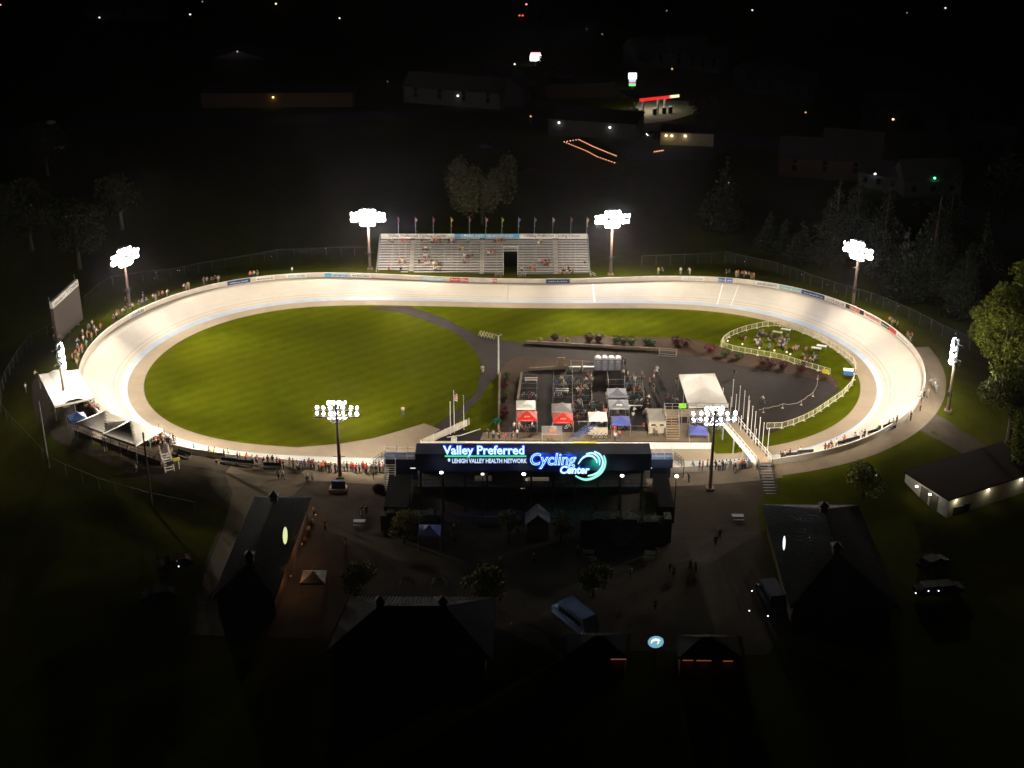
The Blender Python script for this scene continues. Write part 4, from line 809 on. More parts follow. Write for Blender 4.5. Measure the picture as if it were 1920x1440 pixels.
# ---------------------------------------------------------------- plaza roofs
def hip_roof(corners, zc, ridge, zr, name, label, wallm, roofm=None, cup=True, sl=0.42):
    # corners: 4 eave pixels, ridge: 2 pixels ; world built from heights
    E_ = [PZ(u, v, zc) for u, v in corners]; Rg = [PZ(u, v, zr) for u, v in ridge]; c0 = sum(E_, Vector())/4; t = empty(name, (c0.x, c0.y, 0)); tag(t, label, 'building')
    o0 = Vector((c0.x, c0.y, 0)); E_ = [e - o0 for e in E_]; Rg = [e - o0 for e in Rg]
    faces = [(E_[0], E_[1], Rg[0]), (E_[1], E_[2], Rg[1], Rg[0]), (E_[2], E_[3], Rg[1]), (E_[3], E_[0], Rg[0], Rg[1])]
    b = MB()
    for f in faces: b.poly(f)
    for f in faces:   # standing seams
        A, B_ = f[0], f[1]; top0 = f[-1]; top1 = f[2] if len(f) == 4 else f[2]; L = (B_ - A).length; n = max(2, int(L / sl)); up = Vector((0, 0, .05))
        for k in range(1, n):
            q = k/n; p = A.lerp(B_, q); d = (top0 - A) if False else None
            # seam runs perpendicular to the eave up to the hip or ridge
            e = (B_ - A).normalized(); nrm = (B_-A).cross(top0-A).normalized(); s = nrm.cross(e); s = s if s.z > 0 else -s
            tmax = 1e9
            bounds = [(B_, top1), (A, top0)] + ([(top0, top1)] if len(f) == 4 else [])
            for (P0, P1) in bounds:
                # intersect p+s*t with segment in plane
                dd = P1 - P0; den = s.cross(dd).dot(nrm)
                if abs(den) < 1e-6: continue
                tt_ = (P0 - p).cross(dd).dot(nrm)/den; ss = (P0 - p).cross(s).dot(nrm)/den
                if tt_ > .05 and -.01 <= ss <= 1.01: tmax = min(tmax, tt_)
            if tmax < 100: b.bar(p + up, p + s*tmax + up, .05, k=4, m=1)
    b.build('roof', [roofm or M['roof'], M['roofg']], t)
    b = MB(); W_ = [e*0.90 for e in E_]
    b.prism([(p.x, p.y) for p in W_][::-1], 0, zc-.05); b.build('wall', wallm, t)
    if cup:
        for q in (0.0, 1.0):
            p = Rg[0].lerp(Rg[1], q*.94+.03); b = MB(); b.box((p.x, p.y, p.z+.35), (.9, .9, 1.0)); b.poly([(p.x+s*.7, p.y+k*.7, p.z+.85) for s, k in ((-1, -1), (1, -1), (1, 1), (-1, 1))])
            for s, k in ((-1, -1), (1, -1), (1, 1), (-1, 1)):
                s2, k2 = {(-1, -1): (1, -1), (1, -1): (1, 1), (1, 1): (-1, 1), (-1, 1): (-1, -1)}[(s, k)]; b.tri((p.x+s*.7, p.y+k*.7, p.z+.85), (p.x+s2*.7, p.y+k2*.7, p.z+.85), (p.x, p.y, p.z+1.5))
            b.build('roof_cupola', M['dark'], t)
    return t
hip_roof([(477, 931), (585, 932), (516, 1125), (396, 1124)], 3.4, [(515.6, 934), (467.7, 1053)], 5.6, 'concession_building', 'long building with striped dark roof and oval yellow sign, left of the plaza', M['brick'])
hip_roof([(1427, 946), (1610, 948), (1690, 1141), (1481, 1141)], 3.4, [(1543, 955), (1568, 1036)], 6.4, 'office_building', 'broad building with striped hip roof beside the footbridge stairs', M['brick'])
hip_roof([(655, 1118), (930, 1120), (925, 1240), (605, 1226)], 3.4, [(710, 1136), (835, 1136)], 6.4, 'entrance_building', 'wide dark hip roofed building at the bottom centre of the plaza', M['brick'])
for c, rd, lb in (([(1062, 1187), (1184, 1187), (1178, 1234), (1055, 1234)], [(1115, 1192), (1130, 1192)], 'small dark roofed gatehouse left of the round lit sign'), ([(1265, 1190), (1390, 1192), (1400, 1238), (1270, 1236)], [(1316, 1194), (1336, 1194)], 'small dark roofed gatehouse right of the round lit sign')):
    hip_roof(c, 3.0, rd, 4.8, 'gatehouse', lb, M['brick'], cup=False)
def oval_sign(u, v, D, rx, rz, yaw, label, mm, e, col, inner=None):
    p = PD(u, v, D); t = empty('oval_sign', p, yaw); tag(t, label, 'sign'); n = 20; b = MB()
    f = [(rx*math.cos(2*math.pi*k/n), -.09, rz*math.sin(2*math.pi*k/n)) for k in range(n)]; b.poly(f[::-1]); b.build('lit_face', glow(mm, col, e, 'AUTO'), t)
    b = MB(); bk = [(x*1.06, .09, z*1.06) for x, y, z in f]; b.poly(bk)
    for k in range(n): a_, c_ = bk[k], bk[(k+1) % n]; b.quad(a_, c_, (c_[0], -.08, c_[2]), (a_[0], -.08, a_[2]))
    b.build('sign_case', M['dark'], t)
    b = MB(); zb = terrain(p.x, p.y); b.bar((0, .15, -rz), (0, .15, -min(p.z-zb, 5)), .07); b.build('bracket', M['dsteel'], t)
    if inner:
        b = MB()
        for rr_, g0, g1 in ((.62, 200, 20), (.42, 160, -60)):
            pr = [(rx*(rr_)*math.cos(R(g)), rz*rr_*math.sin(R(g)), rx*(rr_-.16)*math.cos(R(g)), rz*(rr_-.16)*math.sin(R(g))) for g in [g0+(g1-g0)*k/14 for k in range(15)]]
            for a_, c_ in zip(pr, pr[1:]): b.quad((a_[0], -.12, a_[1]), (c_[0], -.12, c_[1]), (c_[2], -.12, c_[3]), (a_[2], -.12, a_[3]))
        b.build('emblem', inner, t)
oval_sign(533.5, 1004, PZ(533, 1004, 6).y, .72, 1.25, R(74), 'narrow lit pale yellow oval sign on the long left roof', 'oval_yellow', .9, (.85, .92, .45))
oval_sign(1471.5, 1018, PZ(1471, 1018, 6).y, .45, 1.05, R(-78), 'narrow lit oval sign with blue rim on the right roof', 'oval_white', 1.2, (.85, .90, 1.0))
oval_sign(1229.5, 1203, PZ(1229, 1203, 5).y, .92, .84, 0, 'round lit pale blue sign between the two gatehouses', 'round_blue', .55, (.35, .75, 1.0), glow('round_white', (.85, 1, 1), 1.4))
for u0, u1, v in ((1145, 1174, 1236), (1280, 1300, 1238), (1306, 1334, 1238.5), (1356, 1374, 1239.5)):
    a = PZ(u0, v, 2.7); c = PZ(u1, v, 2.7); b = MB(); b.box(((a.x+c.x)/2, a.y, a.z), (c.x-a.x, .12, .10)); tag(b.build('strip_lamp', glow('orange_strip', (1, .35, .16), .14)), 'thin orange light strip under the eave at pixel column %d of the gatehouses' % u0 if False else {1145: 'orange light strip under the left gatehouse eave', 1280: 'first orange light strip under the right gatehouse eave', 1306: 'middle orange light strip under the right gatehouse eave', 1356: 'last orange light strip under the right gatehouse eave'}[u0], 'light strip')
    ld = bpy.data.lights.new('gate_light', 'POINT'); ld.energy = 1.2; ld.color = (1, .35, .12); lo = bpy.data.objects.new('gate_light', ld); C.objects.link(lo); lo.location = ((a.x+c.x)/2, a.y-.7, 2.2)
# warm light along the left building
for u, v, e in ((566, 1020, 110), (545, 1080, 90), (592, 965, 40)):
    p = PZ(u, v, 3.0); ld = bpy.data.lights.new('eave_light', 'POINT'); ld.energy = e; ld.color = (1, .45, .16); ld.shadow_soft_size = .3; lo = bpy.data.objects.new('eave_light', ld); C.objects.link(lo); lo.location = p
    b = MB(); b.ball((0, 0, 0), .07, 1, 8, 5); o = b.build('eave_lamp', glow('eave_bulb', (1, .5, .2), 1.0), loc=p); tag(o, {566: 'small warm lamp under the left building eave, middle one', 545: 'small warm lamp under the left building eave, nearest the bottom', 592: 'small warm lamp under the left building eave, nearest the track'}[u], 'lamp')
# ---------------------------------------------------------------- storage building on the right
A_ = PZ(1694, 919, 0); B_ = PZ(1775, 971, 0); d = (PZ(1935, 919, 0) - B_); e = A_ - B_; t = empty('storage_building', (B_.x, B_.y, 0)); tag(t, 'low flat roofed white storage building with five wall lamps', 'building')
hgt = 3.0; P4 = [Vector((0, 0, 0)), Vector((d.x, d.y, 0)), Vector((d.x + e.x*1.0 + 2, d.y + e.y + 1, 0)), Vector((e.x, e.y, 0))]
b = MB(); b.prism([(p.x, p.y) for p in P4], 0, hgt-.15); b.build('wall', mat('storage_siding', (.45, .45, .42), .8, scale=1), t)
b = MB(); cc = sum(P4, Vector())/4; b.prism([(cc.x + (p.x-cc.x)*1.03, cc.y + (p.y-cc.y)*1.04) for p in P4], hgt-.13, hgt+.15); b.build('roof', mat('membrane_roof', (.012, .009, .008), .95, scale=.5, spec=.03), t)
b = MB()
for f in (.38, .60):
    p0 = P4[0].lerp(P4[3], 1-f); p1 = P4[0].lerp(P4[3], 1-f-.17); n = Vector((-(p1-p0).y, (p1-p0).x, 0)).normalized()*.05
    for s in (1,): b.prism([(p.x - n.x*s*1.5, p.y - n.y*s*1.5) for p in (p0, p1)] + [(p.x + n.x*s*1.5, p.y + n.y*s*1.5) for p in (p1, p0)], .02, 2.4)
b.build('overhead_door', mat('brown_door', (.10, .085, .07), .7), t)
for (u, v) in ((1720, 911), (1745, 926), (1790, 935), (1851, 917), (1913, 898)):
    p = PZ(u, v, 2.55); side = u < 1760
    lo = bpy.data.lights.new('wall_light', 'POINT'); lo.energy = 26; lo.color = (1, .85, .5) if not side else (1, .93, .75); lo.shadow_soft_size = .15
    dv = Vector((-.55, -.6, 0)) if side else Vector((.3, -.8, 0)); l = bpy.data.objects.new('wall_light', lo); C.objects.link(l); l.location = p + dv*.9 - Vector((0, 0, .25))
    b = MB(); b.box((p.x-B_.x + dv.x*.25, p.y-B_.y + dv.y*.25, p.z), (.35, .3, .18)); b.build('wall_lamp', glow('wall_lamp_face', (1, .92, .62), 6), t)
for k, (u, v) in enumerate(((1790, 962), (1803, 957))):
    p = PZ(u, v, 0); t = empty('dumpster', p, R(20)); tag(t, 'dark dumpster with shiny lid by the storage building corner, ' + ('nearer the corner' if k == 0 else 'farther from the corner'), 'dumpster', 'dumpsters')
    b = MB(); b.box((0, 0, .65), (1.7, 1.2, 1.3)); b.build('bin', M['dark'], t); b = MB(); b.box((0, 0, 1.36), (1.8, 1.3, .08)); b.build('lid', M['steel'], t)
# ---------------------------------------------------------------- tents
def canopy(px, w_, d_, h, pk, m, label, yaw=0.0, m2=None, counter=False, z0=None, grp='pop up canopies', flat=True, logo=None):
    p = PZ(px[0], px[1], .1) if flat else PT(px[0], px[1], 0.05)
    t = empty('canopy_tent', p, yaw); tag(t, label, 'canopy tent', grp); b = MB()
    for x in (-w_/2, w_/2):
        for y in (-d_/2, d_/2):
            l = MB(); l.bar((x, y, 0), (x, y, h), .04, k=5); l.build('leg', M['steel'], t)
    c4 = [(-w_/2, -d_/2), (w_/2, -d_/2), (w_/2, d_/2), (-w_/2, d_/2)]
    for (a, c) in zip(c4, c4[1:] + c4[:1]):
        mm = 1 if (m2 and a[1] < 0 and c[1] < 0) else 0
        ma = ((a[0]*.45), (a[1]*.45), h + pk*.42); mc = ((c[0]*.45), (c[1]*.45), h + pk*.42)
        b.quad((*a, h), (*c, h), mc, ma, mm); b.tri(ma, mc, (0, 0, h+pk), mm); b.quad((*a, h-.32), (*c, h-.32), (*c, h), (*a, h), mm)
        k = Vector((c[0]-a[0], c[1]-a[1], 0))
    b.build('canopy_cloth', [m, m2 or m], t)
    if counter:
        b = MB(); b.box((0, -d_/2-.1, .55), (w_*1.05, .5, 1.1)); b.build('counter', M['cream'], t)
    if logo:
        b = MB(); b.box((0, -d_*.36, h+.30), (w_*.3, .04, .28)); b.box((0, -d_/2-.02, h-.16), (w_*.55, .02, .12)); b.build('printed_mark', M[logo], t)
    return t
canopy((986, 782), 3.1, 2.9, 2.3, .6, M['tent'], 'white canopy behind a red one in the leftmost paddock bay')
canopy((988, 803), 3.2, 3.0, 2.3, .9, M['red'], 'red canopy with a white mark in the leftmost paddock bay', logo='coral')
canopy((1053, 788), 3.1, 2.9, 2.3, .9, M['dgrey'], 'grey beige canopy behind a red one in the second paddock bay')
canopy((1055, 807), 3.2, 3.0, 2.3, .9, M['red'], 'red canopy in front of the grey beige one in the second bay', logo='coral')
canopy((1035, 828), 3.1, 2.6, 2.1, .6, M['dgrey'], 'grey canopy printed with orange blocks close to the infield wall', logo='orange')
canopy((1120, 806), 2.9, 2.8, 2.5, .8, M['tent'], 'cream white canopy with a counter and seated people under it', counter=True)
canopy((1156, 760), 3.1, 2.9, 2.4, .8, M['grey'], 'pale grey canopy, farther one of the pair in the middle bay')
canopy((1159, 782), 3.2, 3.0, 2.4, .7, M['grey'], 'pale grey canopy with white mark, nearer one of the pair in the middle bay', logo='white')
canopy((1163, 812), 2.9, 2.7, 2.3, .8, M['blue'], 'dark blue canopy crowded with bicycles in front of the grey pair')
canopy((1309, 829), 2.9, 2.6, 2.2, .8, M['blue'], 'violet blue canopy by the white wall below the mast lamps', R(-4))
canopy((806, 1022), 3.0, 3.0, 2.3, .9, M['lilac'], 'glowing lilac canopy in front of the sign building beside a lit tree', flat=False, grp='canopies on the plaza')
canopy((590, 1110), 3.1, 3.0, 2.3, .9, M['dgrey'], 'dim grey canopy near the bottom of the left plaza', flat=False, grp='canopies on the plaza')
canopy((148, 806), 2.6, 2.6, 2.2, .9, M['vblue'], 'small bright blue canopy squeezed between the two big white tents', R(30), flat=False, grp='canopies at the left bend')
# trailer-like canopy with lit back
t = canopy((1229, 805), 2.6, 4.4, 2.6, .25, mat('tarp_beige', (.34, .31, .27), .8), 'box trailer awning with beige roof between the paddock and the stairs')
b = MB(); b.box((0, -2.3, 1.9), (2.7, .08, .9)); b.box((0, 0, 0.9), (2.4, 3.4, 1.5)); b.build('trailer_body', M['cream'], t)
b = MB(); b.box((-.6, -2.36, 1.95), (.7, .05, .3)); b.box((.7, -2.36, 1.95), (.6, .05, .3)); b.build('hatch', M['dark'], t)
# big frame tents: roof from world corners
def big_tent(corners, h, peaks, name, label, sides=(), legs=6, sag=.25, ridge=False, flat=False):
    Z = [0]*4; P4 = []
    for (u, v) in corners:
        z = h
        for _ in range(8):
            p = PZ(u, v, z); z = h + (0 if flat else terrain(p.x, p.y))
        P4.append(PZ(u, v, z))
    c0 = sum(P4, Vector())/4; g = min(terrain(p.x, p.y) for p in P4) if not flat else 0; o0 = Vector((c0.x, c0.y, g)); t = empty(name, o0); tag(t, label, 'marquee tent', 'big white marquees')
    b = MB(); P4 = [p - o0 for p in P4]; n = 9
    def pt(i, j):
        a, c = i/n, j/n; p = P4[0].lerp(P4[1], a).lerp(P4[3].lerp(P4[2], a), c)
        z = 0
        for (pa, pc, ph) in peaks:
            if ridge:
                dd = abs(a - pa)*2; z = max(z, ph*(1-dd)*min(1, min(c, 1-c)*3.2 + .0))
            else:
                wx = .5/len(peaks); dx = abs(a-pa)/wx; dy = abs(c-pc)/.5; dd = max(dx, dy); z = max(z, ph*max(0, 1-dd)**1.18)
        return p + Vector((0, 0, z))
    n = 16
    for i in range(n):
        for j in range(n): b.quad(pt(i, j), pt(i+1, j), pt(i+1, j+1), pt(i, j+1))
    for (a, c) in zip(P4, P4[1:] + P4[:1]):
        b.quad(a - Vector((0, 0, .35)), c - Vector((0, 0, .35)), c, a)
    o = b.build('roof_cloth', M['tent'], t, sm=False)
    for (a, c) in zip(P4, P4[1:] + P4[:1]):
        for k in range(2):
            p = a.lerp(c, k/2); l = MB(); l.bar((p.x, p.y, -.3), (p.x, p.y, p.z), .05, k=5); l.build('leg', M['steel'], t)
    for s in sides:
        a, c = P4[s], P4[(s+1) % 4]; b = MB(); b.quad((a.x, a.y, 0), (c.x, c.y, 0), c, a); b.build('side_wall', M['dgrey'], t)
    return t
big_tent([(72, 702), (146, 693), (176, 745), (102, 761)], 2.6, [(.5, .28, 1.1), (.5, .72, 1.1)], 'marquee_tent', 'large glaring white marquee around the left mast')
big_tent([(143, 792), (196, 770), (262, 790), (196, 812)], 3.0, [(.5, .5, 1.9)], 'marquee_tent', 'white peaked marquee on the raised deck, left one of the joined pair')
big_tent([(192, 813), (240, 787), (305, 804), (254, 834)], 3.0, [(.5, .5, 1.9)], 'marquee_tent', 'white peaked marquee on the raised deck, right one of the joined pair')
big_tent([(1273, 702), (1340, 700), (1366, 760), (1292, 762)], 2.8, [(.5, .5, 1.5)], 'marquee_tent', 'white marquee with bright stripes of light in the infield beside the mast', flat=True, ridge=True)
# deck below the pair of marquees
t0 = PT(143, 830); DK = empty('viewing_deck', t0); tag(DK, 'raised dark skirted spectator deck below the joined marquees', 'deck')
dk = [(140, 812), (262, 858), (302, 874), (332, 842), (300, 825), (200, 780)]
pw = [PT(u, v) for u, v in dk]; b = MB(); b.prism([(p.x-t0.x, p.y-t0.y) for p in pw], 0-t0.z+.1, 3.3-t0.z); b.build('platform', M['brick'], DK)
b = MB()
for (p, q) in zip(pw[:2] + pw[2:4], pw[1:3] + pw[3:5]):
    for z in (3.8, 4.3): b.bar((p.x-t0.x, p.y-t0.y, z-t0.z), (q.x-t0.x, q.y-t0.y, z-t0.z), .04)
    n = max(2, int((q-p).length/1.8))
    for k in range(n+1): r = p.lerp(q, k/n); b.bar((r.x-t0.x, r.y-t0.y, 3.3-t0.z), (r.x-t0.x, r.y-t0.y, 4.35-t0.z), .035)
b.build('deck_railing', M['dsteel'], DK)
# judging steps with sign boards
p = PT(318, 880); t = empty('judging_steps', p, R(28)); tag(t, 'white framed steps with yellow and black sign boards at the end of the deck', 'steps')
b = MB()
for k in range(7): b.box((-.2, k*.30 - .6, .25 + k*.30), (1.1, .3, .06))
for s in (-.8, .5):
    b.bar((s, -.8, 0), (s, 1.6, 2.4), .06); b.bar((s, -.8, 1.1), (s, 1.6, 3.4), .045)
    for k in range(5): b.bar((s, -.8+k*.6, k*.6), (s, -.8+k*.6, 1.1+k*.58), .04)
b.bar((1.3, -.6, 0), (1.3, -.6, 2.0), .06); b.build('frame', M['white'], t)
b = MB(); b.box((1.0, -.7, 1.75), (1.0, .06, .5)); b.build('sign_board', M['yel'], t); b = MB(); b.box((0, -.9, 1.5), (1.0, .06, .6)); b.build('sign_board', M['vblack'], t)
def deckpt(u, v):
    p = PZ(u, v, 3.35); return p
people([(158, 752, 'white'), (152, 755, 'orange'), (160, 762, 'brown'), (168, 757, 'black'), (173, 762, 'white'), (164, 770, 'white'), (176, 768), (181, 770, 'pink'), (158, 768, 'black'), (147, 760, 'grey'), (143, 765), (170, 772, 'red')], 'sit', 'under glaring marquee from the mast', 'spectators under the glaring marquee', tplot=lambda u, v: PT(u, v, .06))
people([(278, 832, 'white'), (284, 828), (289, 824, 'brown'), (290, 832, 'red'), (296, 828, 'white'), (301, 824, 'black'), (303, 831, 'brown'), (308, 828, 'white'), (312, 832, 'black'), (318, 833), (322, 836, 'grey'), (326, 831, 'black', 'stand'), (283, 836, 'green'), (298, 836, 'black'), (306, 838, 'black'), (240, 850, 'grey', 'stand')], 'sit', 'on raised deck from the marquee', 'spectators on the raised deck', tplot=deckpt)
# ---------------------------------------------------------------- scoreboard
L0 = PZ(109, 644, 2.6); R0 = PZ(156, 598, 2.6); 
def z_at(p, u, v): 
    return PD(u, v, p.y).z
zl = z_at(L0, 100, 583); zr = z_at(R0, 149, 532); zt = (zl + zr)/2; SBD = empty('scoreboard', ((L0.x+R0.x)/2, (L0.y+R0.y)/2, 0)); tag(SBD, 'huge unlit video board on posts beside the left bend', 'scoreboard')
o0 = SBD.location; a = L0 - o0; c = R0 - o0; n = Vector((-(c-a).y, (c-a).x, 0)).normalized(); n = n if n.y > 0 else -n; n *= .5
b = MB(); b.prism([(a.x, a.y), (c.x, c.y), (c.x+n.x, c.y+n.y), (a.x+n.x, a.y+n.y)], 2.6, zt); b.build('screen', M['screen'], SBD)
b = MB(); b.prism([(a.x, a.y), (c.x, c.y), (c.x+n.x, c.y+n.y), (a.x+n.x, a.y+n.y)], zt+.03, zt+1.25); hb = b.build('header_board', M['white'], SBD)
L = (c-a).length; e = (c-a).normalized(); nn = n.normalized()
mp = lambda x, y, z: a + e*x - nn*.05 + Vector((0, 0, zt-a.z+.3+y))
put_text('WELCOME TO', 'lettering', M['ink'], hb, lambda x, y, z: mp(x + L*.05, y+.05, z), L*.42, .40); put_text('TTOWN', 'lettering', M['ink'], hb, lambda x, y, z: mp(x + L*.52, y-.05, z), L*.44, .78)
b = MB()
for f in (.15, .5, .85): p = a.lerp(c, f) + n*.6; b.bar((p.x, p.y, -.5), (p.x, p.y, zt), .2, k=8)
b.build('post', M['steel'], SBD); b = MB()
for f in (0, .98): p = a.lerp(c, f) + n; b.bar((p.x, p.y, zt), (p.x, p.y, zt+2.2), .04)
b.build('aerial', M['steel'], SBD)
# ---------------------------------------------------------------- bare poles
for u, v, vt, lb in ((92, 877, 752, 'pale bare utility pole on the fence line below the glaring marquee'), (285, 950, 811, 'dark bare utility pole on the fence line in front of the raised deck')):
    p = PT(u, v); h = PD(u-12, vt, p.y).z; b = MB(); b.bar((0, 0, -.3), (0, 0, h-p.z), .17, .12, k=8); tag(b.build('utility_pole', M['rust'] if u > 200 else M['steel'], loc=p), lb, 'utility pole')
# ---------------------------------------------------------------- chain-link fences
def link_mat():
    m = bpy.data.materials.new('chain_link'); m.use_nodes = True; t = m.node_tree; b = t.nodes['Principled BSDF']; b.inputs['Base Color'].default_value = (.14, .16, .15, 1); b.inputs['Metallic'].default_value = .3; b.inputs['Roughness'].default_value = .6
    tr = t.nodes.new('ShaderNodeBsdfTransparent'); mx = t.nodes.new('ShaderNodeMixShader'); mx.inputs[0].default_value = .09
    t.links.new(tr.outputs[0], mx.inputs[1]); t.links.new(b.outputs[0], mx.inputs[2]); t.links.new(mx.outputs[0], t.nodes['Material Output'].inputs[0]); return m
LK = link_mat()
def fence(px, hgt, label, step=3.0):
    P = [PT(u, v) for u, v in px]; o0 = P[0]; t = empty('chain_link_fence', o0); tag(t, label, 'fence'); net = MB(); rail = MB()
    dense = []
    for a, c in zip(P, P[1:]):
        n = max(1, round((c-a).length/step))
        for k in range(n): q = a.lerp(c, k/n); dense.append(Vector((q.x, q.y, terrain(q.x, q.y))) - o0)
    dense.append(P[-1] - o0)
    for q in dense: b = MB(); b.bar(q, q + Vector((0, 0, hgt+.05)), .04, k=5); b.build('post', M['fence'], t)
    for a, c in zip(dense, dense[1:]):
        u_ = Vector((0, 0, hgt)); net.quad(a, c, c+u_, a+u_); rail.bar(a+u_, c+u_, .03, k=4)
    net.build('mesh', LK, t); rail.build('top_rail', M['fence'], t)
fence([(690, 480), (640, 480), (585, 482), (521, 485), (472, 494), (423, 503), (373, 511), (321, 522), (269, 527), (212, 536), (187, 550), (160, 575)], 2.0, 'chain link fence behind the far left bend')
fence([(120, 612), (90, 631), (60, 646), (34, 679), (12, 717), (3, 745), (2, 775), (25, 804), (52, 831), (94, 878), (125, 893), (187, 919), (250, 937), (287, 948), (365, 964)], 2.0, 'chain link fence curving around the left bend from the scoreboard')
fence([(1203, 499), (1283, 495.5), (1334, 493), (1359, 490), (1398, 499), (1457, 511.5), (1519, 535.6), (1586, 556), (1632, 569.6), (1703, 599), (1766, 631), (1817, 654)], 2.2, 'tall chain link fence behind the far right bend')
# ---------------------------------------------------------------- lattice barriers
def lattice():
    b = MB(); h = 1.05; w_ = 2.4
    for z in (.12, h): b.box((0, 0, z), (w_, .05, .06))
    for x in (-w_/2, 0, w_/2): b.box((x, 0, h/2+.06), (.06, .05, h-.06))
    for k in range(3):
        for s in (-1, 1):
            x0 = s*w_/4 - w_/4; a = (x0 + k*w_/6, 0, .12) if s > 0 else (x0 + w_/2 - k*w_/6, 0, .12)
            L_ = (w_/2 - k*w_/6); q = (a[0] + s*L_, 0, .12 + (h-.12)*L_/(w_/2)); b.bar(a, q, .022, k=4)
            a2 = (x0 if s > 0 else x0 + w_/2, 0, .12 + (h-.12)*k/3); L_ = (1-k/3)*w_/2; q2 = (a2[0] + s*L_, 0, h); b.bar(a2, q2, .022, k=4)
    fr = b.mesh('barrier_frame', mat('cream_white_paint', (.78, .74, .50), .6)); b = MB()
    for x in (-w_/2+.1, w_/2-.1): b.box((x, 0, .03), (.07, .6, .05))
    return fr, b.mesh('barrier_foot', M['white'])
LF, LFT = lattice()
def barrier_run(px, where):
    P = [PZ(u, v, 0.06) for u, v in px]; S = [0]
    for a, c in zip(P, P[1:]): S.append(S[-1] + (c-a).length)
    n = max(1, round(S[-1]/2.42))
    for k in range(n):
        def at(s):
            s = min(max(s, 0), S[-1]-1e-6); i = max(j for j in range(len(S)-1) if S[j] <= s); return P[i].lerp(P[i+1], (s-S[i])/(S[i+1]-S[i]))
        a = at(S[-1]*k/n); c = at(S[-1]*(k+1)/n); m_ = (a+c)/2; o = bpy.data.objects.new('lattice_barrier', None); C.objects.link(o); o.location = m_; o.rotation_euler = (0, 0, math.atan2(c.y-a.y, c.x-a.x)); o.scale = ((c-a).length/2.42, 1, 1)
        tag(o, f'white lattice barrier, {ORD[k]} {where}', 'barrier', 'white lattice crowd barriers')
        for nm, me in (('panel', LF), ('foot', LFT)): q = bpy.data.objects.new(nm, me); C.objects.link(q); q.parent = o
barrier_run([(1351, 650), (1359, 636), (1391, 622), (1425, 614), (1453, 610), (1485, 617)], 'on far side of picnic enclosure from tip')
barrier_run([(1487, 618), (1537, 637), (1578, 664), (1604, 684), (1604, 697), (1599, 721), (1580, 742), (1553, 761), (1520, 783), (1495, 794), (1470, 803), (1437, 804)], 'along right apron from the picnic lawn')
barrier_run([(1353, 651), (1376, 658.5), (1407, 664), (1436, 669), (1465, 674), (1495, 684), (1524, 692), (1556, 702)], 'on near side of picnic enclosure from tip')
b = MB(); p = PZ(1548, 699, .6); b.box((0, 0, .25), (1.2, .04, .8)); tag(b.build('small_sign', M['yel'], loc=p, rz=R(-25)), 'yellow sign tied to the end of the lattice barrier', 'sign')
p = PZ(1590, 702, 0); t = empty('cool_box', p, R(-12)); tag(t, 'blue cool box with white lid beside the right barrier', 'cool box'); b = MB(); b.box((0, 0, .4), (1.6, 1.0, .8)); b.build('box', M['vblue'], t); b = MB(); b.box((0, 0, .86), (1.7, 1.1, .12)); b.build('lid', M['wplastic'], t)
for k, (u, v) in enumerate(((1457, 629), (1473, 624), (1540, 655), (1530, 659))):
    b = MB(); p = PZ(u, v, 0); t = empty('folding_table', p, R(-25)); tag(t, ['white folding table on the picnic lawn nearest the tip', 'white folding table on the picnic lawn by the far fence', 'oval white table on the right of the picnic lawn', 'smaller white table beside the standing picnickers'][k], 'table', 'tables on the picnic lawn')
    b.box((0, 0, .72), (1.8, .8, .05)); b.build('tabletop', M['white'], t)
    for x in (-.8, .8):
        l = MB(); l.bar((x, -.3, 0), (x, -.3, .7), .025); l.bar((x, .3, 0), (x, .3, .7), .025); l.build('leg', M['steel'], t)
for k, (u, v) in enumerate(((1364.5, 639), (1392, 645), (1424, 652), (1452, 657), (1475, 660), (1482, 664))):
    p = PZ(u, v, .35); b = MB(); b.ball((0, 0, 0), .16, 1, 8, 5); tag(b.build('lantern', glow('lantern_glow', (1, .75, .55), 2.0), loc=p), f'small warm lantern on the picnic lawn, {ORD[k]} from the tip', 'lantern', 'lanterns on the picnic lawn')
# ---------------------------------------------------------------- infield walls, masts, poles
def wall_run(p, q, h, th, m, label, name='low_wall', cat='wall'):
    d = q - p; b = MB(); b.box((0, 0, h/2), (d.length, th, h)); b.box((0, 0, h+.03), (d.length, th+.04, .06)); o = b.build(name, m, loc=(p+q)/2 - Vector((0, 0, ((p+q)/2).z)), rz=math.atan2(d.y, d.x)); tag(o, label, cat); return o
IW = wall_run(PZ(790, 838.5), PZ(1334, 841.5), .95, .25, M['white'], 'long white wall between the paddock and the near straight')
b = MB(); a = PZ(1075, 840.3); c = PZ(1118, 840.4); d0 = IW.location; b.box(((a.x+c.x)/2 - d0.x, -.02, 1.02), (c.x-a.x, .34, .10)); b.build('yellow_cap', M['yel'], IW)
FW = wall_run(PZ(793, 836), PZ(876, 798.5), 1.1, .12, M['wall'], 'short panelled white wall slanting from the long wall towards the flagpoles')
b = MB()
for k in range(5): b.box((-5.2+k*2.6, 0, .6), (.12, .18, 1.25))
b.build('fence_post', M['white'], FW)
for (p_, q_, lb) in ((PZ(937, 703), PZ(935, 806), 'stone edging wall on the left side of the paddock flower bed'), (PZ(978, 703), PZ(971, 752), 'stone wall between the flower bed and the first paddock bay'), (PZ(992, 695), PZ(1062, 691), 'stone wall along the top of the first paddock bay'), (PZ(985, 644), PZ(1237, 658), 'long stone edging of the burgundy shrub bed')):
    wall_run(p_, q_, .5, .3, M['wstone'], lb)
